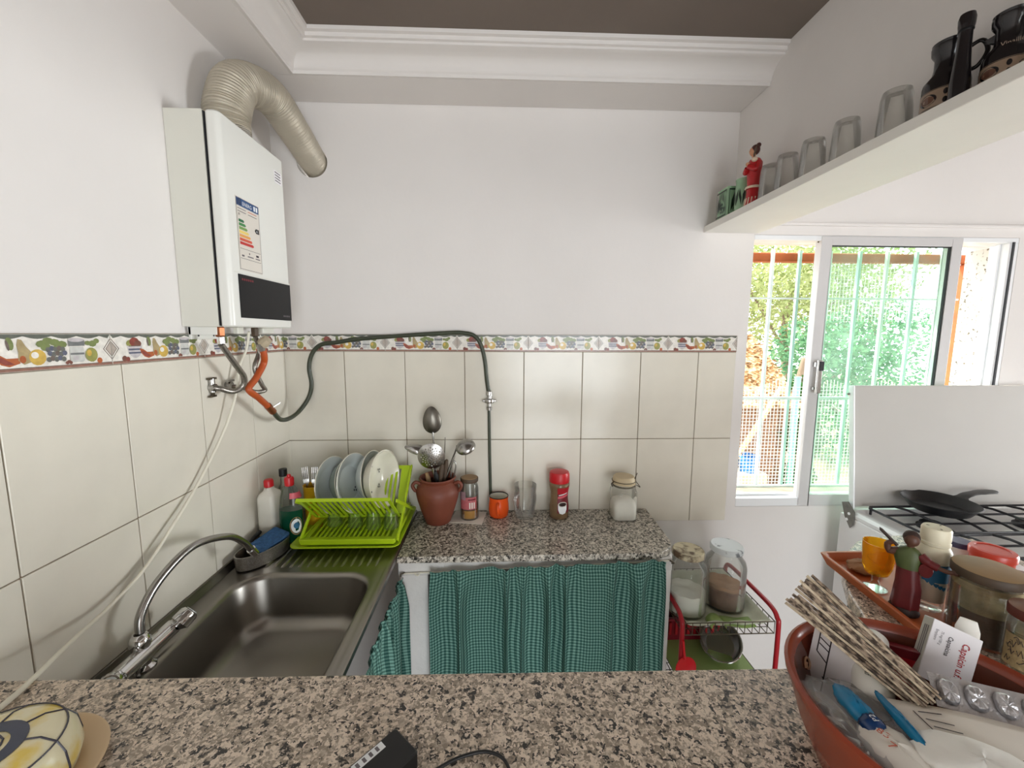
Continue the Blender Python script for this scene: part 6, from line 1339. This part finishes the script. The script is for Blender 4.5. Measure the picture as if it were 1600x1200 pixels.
Mr = basis((0.588, -1.214, 1.172), (0.70, -0.60, 0.10), (0.05, 0.20, 0.97))
b = MB().loft([[Mr @ V((p.x, p.y, z)) for p in rrect(-0.026, 0.026, -0.030, 0.026, 0.002, 0, 2)] for z in (-0.007, 0.007)], cap0=True, cap1=True); build('carton', b, 'label_red', t, bevel=0.0008)
b = MB().loft([[Mr @ V((p.x, p.y, z)) for p in rrect(-0.0265, 0.0265, 0.014, 0.0268, 0.002, 0, 2)] for z in (-0.0075, 0.0075)], cap0=True, cap1=True); build('flap', b, 'label_darkred', t, bevel=0.0008)
t = tag(build('plastic_spatula', MB().loft([[V((0.676, -1.222, 1.13))+V((0.63, -0.78, 0))*q*0.0125+V((0.02, 0.03, 1))*z+V((0.0078*d, 0.0063*d, 0)) for q, d in ((-1, 0), (-0.7, -.15), (0.7, -.15), (1, 0), (0.7, .15), (-0.7, .15))] for z in (0.0, 0.10)]+[[V((0.676, -1.222, 1.13))+V((0.63, -0.78, 0))*q*0.0085+V((0.02, 0.03, 1))*0.115+V((0.006*d, 0.005*d, 0)) for q, d in ((-1, 0), (-0.7, -.15), (0.7, -.15), (1, 0), (0.7, .15), (-0.7, .15))]], cap0=True, cap1=True), 'plastic_white', smooth=40), 'rounded white plastic handle standing behind the medicine box', 'spatula')

# ------------------------------------------------------------------ things on the bar's far end, by the stove
tr_ = thing('orange_tray', 'terracotta orange rectangular tray on the bar end', 'tray', (0.92, -0.945, ZB))
def rt(k, z, r=0.012): return [V((p.x+(p.y+0.815)*0.10, p.y, z)) for p in rrect(0.789+k, 1.08-k, -1.10+k, -0.815-k, r, 0)]
b = MB().loft([rt(0.010, ZB+0.0004), rt(0.0, ZB+0.022), rt(0.002, ZB+0.024), rt(0.008, ZB+0.024), rt(0.010, ZB+0.021), rt(0.016, ZB+0.005)], cap0=True, cap1=True); build('body', b, 'orange_tray', tr_, smooth=35)
t = tag(build('crumpled_cloth', blob((0,0,0), 0.034, 0.030, 0.010, Matrix.Translation((0.852, -0.872, ZB+0.0155)), 33, 0.16), 'ash_cloth', None, smooth=50), 'crumpled brown cloth in the corner of the orange tray', 'cloth')
gb = thing('amber_goblet', 'amber yellow glass goblet on a clear foot in the tray', 'goblet', (0.812, -0.948, ZB+0.006))
ax_, ay_, az_ = 0.820, -0.936, ZB+0.0056
b = MB().lathe([(0.008, 0.030), (0.020, 0.036), (0.0255, 0.052), (0.0275, 0.078), (0.0285, 0.104), (0.0272, 0.104), (0.0262, 0.078), (0.0238, 0.053), (0.018, 0.040), (0, 0.036)], (ax_, ay_, az_), 32); build('bowl', b, 'amber_glass', gb, smooth=60)
b = MB().lathe([(0, 0), (0.021, 0), (0.022, 0.002), (0.011, 0.007), (0.0075, 0.012), (0.0075, 0.026), (0.010, 0.031), (0, 0.033)], (ax_, ay_, az_), 28); build('foot', b, 'bottle_clear', gb, smooth=60)
# robed figurine with an outstretched arm
fx_, fy_, fz_ = 0.809, -1.010, ZB+0.0056
fg = thing('robed_figurine', 'dark red robed figurine with an outstretched arm in the tray', 'figurine', (fx_, fy_, fz_))
b = MB().lathe([(0, 0), (0.0235, 0), (0.0245, 0.004), (0.022, 0.010), (0.021, 0.014), (0, 0.014)], (fx_, fy_, fz_), 24, sy=1.0); build('base', b, 'fig_base', fg, smooth=40)
Lr_ = V((0.63, -0.78, 0.0))   # the figure's sideways axis
fw_ = V((-0.78, -0.63, 0.0))
def frow(z, w_, d_, off=0.0, n=24, wob=0.0): return [V((fx_, fy_, fz_))+Lr_*(off+w_*math.cos(2*PI*i/n)*(1+wob*math.sin(i*PI/2)))+fw_*(d_*math.sin(2*PI*i/n)*(1+wob*math.cos(i*PI/2)))+V((0, 0, z)) for i in range(n)]
b = MB().loft([frow(0.012, 0.021, 0.020, 0, wob=.08), frow(0.03, 0.020, 0.018, 0.001, wob=.10), frow(0.055, 0.0195, 0.016, 0.002, wob=.06), frow(0.08, 0.0175, 0.014, 0.0, wob=.03), frow(0.10, 0.0165, 0.013, -0.001), frow(0.115, 0.0175, 0.012, -0.002)], cap0=True, cap1=True); build('robe', b, 'fig_robe', fg, smooth=50)
b = MB().loft([frow(0.092, 0.017, 0.0142, -0.001), frow(0.108, 0.0195, 0.0145, -0.003), frow(0.122, 0.0205, 0.0125, -0.003), frow(0.131, 0.013, 0.009, -0.002), frow(0.135, 0.006, 0.006, -0.001)], cap0=True, cap1=True); build('shawl', b, 'fig_shawl', fg, smooth=50)
P_ = lambda l, f, z: V((fx_, fy_, fz_))+Lr_*l+fw_*f+V((0, 0, z))
b = MB().tube(cr([P_(0.014, 0.0, 0.122), P_(0.026, 0.003, 0.114), P_(0.040, 0.005, 0.110)], 6), [0.0085]*6+[0.0075]*6+[0.007], 10); b.loft([[P_(0.024+0.010*math.cos(q*PI/6), 0.003, 0.098+0.014*math.sin(q*PI/6)) + fw_*s for q in range(12)] for s in (-0.004, 0.004)], cap0=True, cap1=True); build('right_sleeve', b, 'fig_robe', fg, smooth=50)
b = MB().tube(cr([P_(0.036, 0.005, 0.111), P_(0.050, 0.007, 0.109), P_(0.060, 0.008, 0.111)], 5), 0.0042, 8); b.ball(tuple(P_(0.062, 0.008, 0.1115)), 0.0052, 10, 8); build('outstretched_arm', b, 'fig_skin', fg, smooth=60)
b = MB().tube(cr([P_(-0.016, 0.0, 0.122), P_(-0.030, 0.002, 0.117), P_(-0.033, 0.004, 0.130), P_(-0.026, 0.005, 0.138)], 6), [0.0070]*7+[0.0055]*6+[0.0048]*6, 10); build('raised_arm', b, 'fig_skin', fg, smooth=60)
b = MB().loft([[P_(-0.026-0.024*t+0.0022*q, 0.005, 0.138+0.022*t+0.0022*q)+fw_*s for q, s in ((-1, 0), (0, .0012), (1, 0), (0, -.0012))] for t in (-0.3, 0.2, 0.8)]+[[P_(-0.048, 0.005, 0.160)]*4], cap0=True); build('blade', b, 'fig_base', fg)
b = MB().tube([P_(-0.001, 0, 0.132), P_(-0.001, 0.001, 0.142)], 0.0055, 10); b.ball(tuple(P_(0.0, 0.002, 0.150)), 0.0118, 16, 12, sz=1.15); build('head', b, 'fig_skin', fg, smooth=60)
b = MB(); b.ball(tuple(P_(-0.001, -0.002, 0.1535)), 0.0130, 16, 12, sz=1.05); build('hair', b, 'fig_base', fg, smooth=60)
# white bottle with blue label
sx_, sy_, sz_ = 0.868, -1.000, ZB+0.0056
sb_ = thing('sauce_bottle', 'white capped plastic bottle with a blue label in the tray', 'bottle', (sx_, sy_, sz_))
b = MB().lathe([(0, 0), (0.020, 0), (0.0235, 0.004), (0.0240, 0.03), (0.0260, 0.06), (0.0262, 0.095), (0.0262, 0.100)], (sx_, sy_, sz_), 32); build('clear_base', b, 'bottle_clear', sb_, smooth=50)
b = MB().lathe([(0, 0.022), (0.0232, 0.022), (0.0252, 0.06), (0.0256, 0.0995), (0, 0.0995)], (sx_, sy_, sz_), 32); build('sauce', b, 'sauce_pale', sb_, smooth=50)
b = MB().lathe([(0.0262, 0.100), (0.0270, 0.112), (0.0262, 0.124), (0.0225, 0.132), (0.0205, 0.134)], (sx_, sy_, sz_), 32); build('shoulder', b, 'cap_cream', sb_, smooth=60)
b = MB().lathe([(0.0205, 0.134), (0.0228, 0.136), (0.0232, 0.141), (0.0215, 0.143), (0.0225, 0.148), (0.0225, 0.166), (0.0205, 0.170), (0.0, 0.1705)], (sx_, sy_, sz_), 32); cp_ = build('cap', b, 'cap_cream', sb_, smooth=40)
b = MB()
for a in (20, 140, 250): b.poly([(sx_+0.013*math.cos(R(a))+u, sy_+0.013*math.sin(R(a))+v_, sz_+0.1708) for u, v_ in ell(0, 0, 0.003, 0.0016, 8, R(a))])
build('cap_hole', b, 'wood_dark', cp_, kind='stuff')
cyl_patch(sx_, sy_, 0.0268, -165, -45, sz_+0.066, sz_+0.101, 'label_blue', 'label', sb_, 16, dz1=0.002)
cyl_patch(sx_, sy_, 0.0266, -205, -165, sz_+0.074, sz_+0.101, 'label_cream', 'label_end', sb_, 6)
b = MB()
for k in range(5): z = sz_+0.066-0.003*k; q = -155+14*k; b.poly([(sx_+0.0267*math.cos(R(q+j)), sy_+0.0267*math.sin(R(q+j)), z-0.004*(0 if j in (0, 16) else 1)) for j in (0, 8, 16)]+[(sx_+0.0267*math.cos(R(q+16)), sy_+0.0267*math.sin(R(q+16)), z+0.004), (sx_+0.0267*math.cos(R(q)), sy_+0.0267*math.sin(R(q)), z+0.004)])
build('label_tear', b, 'label_blue', sb_, kind='stuff')
# herb jars
def herbjar(name, label, x, y, r, h, lm, lside, fills, z=ZB+0.0004, neck=0.92):
    t = thing(name, label, 'jar', (x, y, z))
    b = MB().lathe([(0, 0), (r*0.92, 0), (r, 0.004), (r, h*0.80), (r*0.97, h*0.88), (r*neck, h*0.93), (r*neck, h), (r*(neck-0.05), h), (r*(neck-.05), h*0.92), (r*0.95, h*0.8), (r*0.95, 0.005), (0, 0.004)], (x, y, z), 36); build('glass', b, 'jar_glass', t, smooth=50)
    for n_, m_, z0, z1 in fills:
        b = MB().lathe([(0, z0), (r*0.94, z0), (r*0.94, z1), (r*0.5, z1+0.003), (0, z1+0.002)], (x, y, z), 32); build(n_, b, m_, t, smooth=50)
    b = MB().lathe([(r*0.98, h-0.004), (r*1.03, h-0.003), (r*1.04, h+0.010), (r*1.0, h+0.0125)], (x, y, z), 36); l_ = build('lid', b, lside, t, smooth=50)
    b = MB().lathe([(r*1.0, h+0.0125), (r*0.9, h+0.0145), (0, h+0.0148)], (x, y, z), 36); build('lid_top', b, lm, l_, smooth=50); return t
herbjar('herb_jar', 'biggest wooden lidded glass jar of dried herbs by the bowl', 0.885, -1.078, 0.0465, 0.122, 'lid_wood', 'wood_dark', [('herb_dust', 'herb_dark', 0.006, 0.062), ('herbs', 'herb', 0.0622, 0.112)])
herbjar('spice_jar', 'brown lidded spice jar behind the biggest wooden lidded jar', 0.968, -1.072, 0.029, 0.098, 'lid_brown', 'lid_brown_side', [('spice', 'herb_dark', 0.006, 0.075)])
hj2 = herbjar('spice_jar', 'brown lidded spice jar with a scribbled label by the bowl', 0.858, -1.166, 0.0295, 0.106, 'lid_brown', 'lid_brown_side', [('spice', 'herb', 0.006, 0.080)])
cyl_patch(0.858, -1.166, 0.0298, -210, -95, ZB+0.022, ZB+0.075, 'herb', 'paper_label', hj2, 14)
b = MB(); rr_ = random.Random(5)
for k in range(16):
    a0, z0 = rr_.uniform(-200, -110), rr_.uniform(0.030, 0.070); b.tube([(0.858+0.0301*math.cos(R(a0+q*5)), -1.166+0.0301*math.sin(R(a0+q*5)), ZB+z0+rr_.uniform(-.006, .006)) for q in range(4)], 0.0005, 5)
build('scribble', b, 'ink', hj2, kind='stuff')
# lids and paper near the stove
tag(build('paper_sheet', MB().slab([(1.085, -0.875, ZB+0.0003), (1.255, -0.90, ZB+0.0003), (1.285, -0.745, ZB+0.0003), (1.110, -0.725, ZB+0.0003)], 0.0012), 'paper_white'), 'white paper sheet under the red pot by the stove', 'paper')
t = thing('red_tub', 'round red lidded tub on the paper sheet by the stove', 'tub', (1.166, -0.872, ZB))
b = MB().lathe([(0, 0), (0.033, 0), (0.036, 0.004), (0.037, 0.030), (0.035, 0.031)], (1.168, -0.868, ZB+0.0018), 32); build('pot', b, 'lid_red', t, smooth=40)
b = MB().lathe([(0.037, 0.031), (0.040, 0.032), (0.0405, 0.046), (0.038, 0.050), (0.030, 0.051), (0.029, 0.049), (0, 0.049)], (1.168, -0.868, ZB+0.0018), 32); build('lid', b, 'lid_red', t, smooth=40)
t = thing('blue_lid_jar', 'small jar with dark blue lid behind the red tub', 'jar', (1.172, -0.800, ZB))
b = MB().lathe([(0, 0), (0.022, 0), (0.023, 0.003), (0.023, 0.020), (0.021, 0.022)], (1.172, -0.796, ZB+0.0018), 28); build('pot', b, 'plastic_white', t, smooth=40)
b = MB().lathe([(0.022, 0.020), (0.0255, 0.021), (0.0255, 0.032), (0.024, 0.034), (0, 0.0345)], (1.172, -0.796, ZB+0.0018), 28); build('lid', b, 'lid_blue', t, smooth=40)
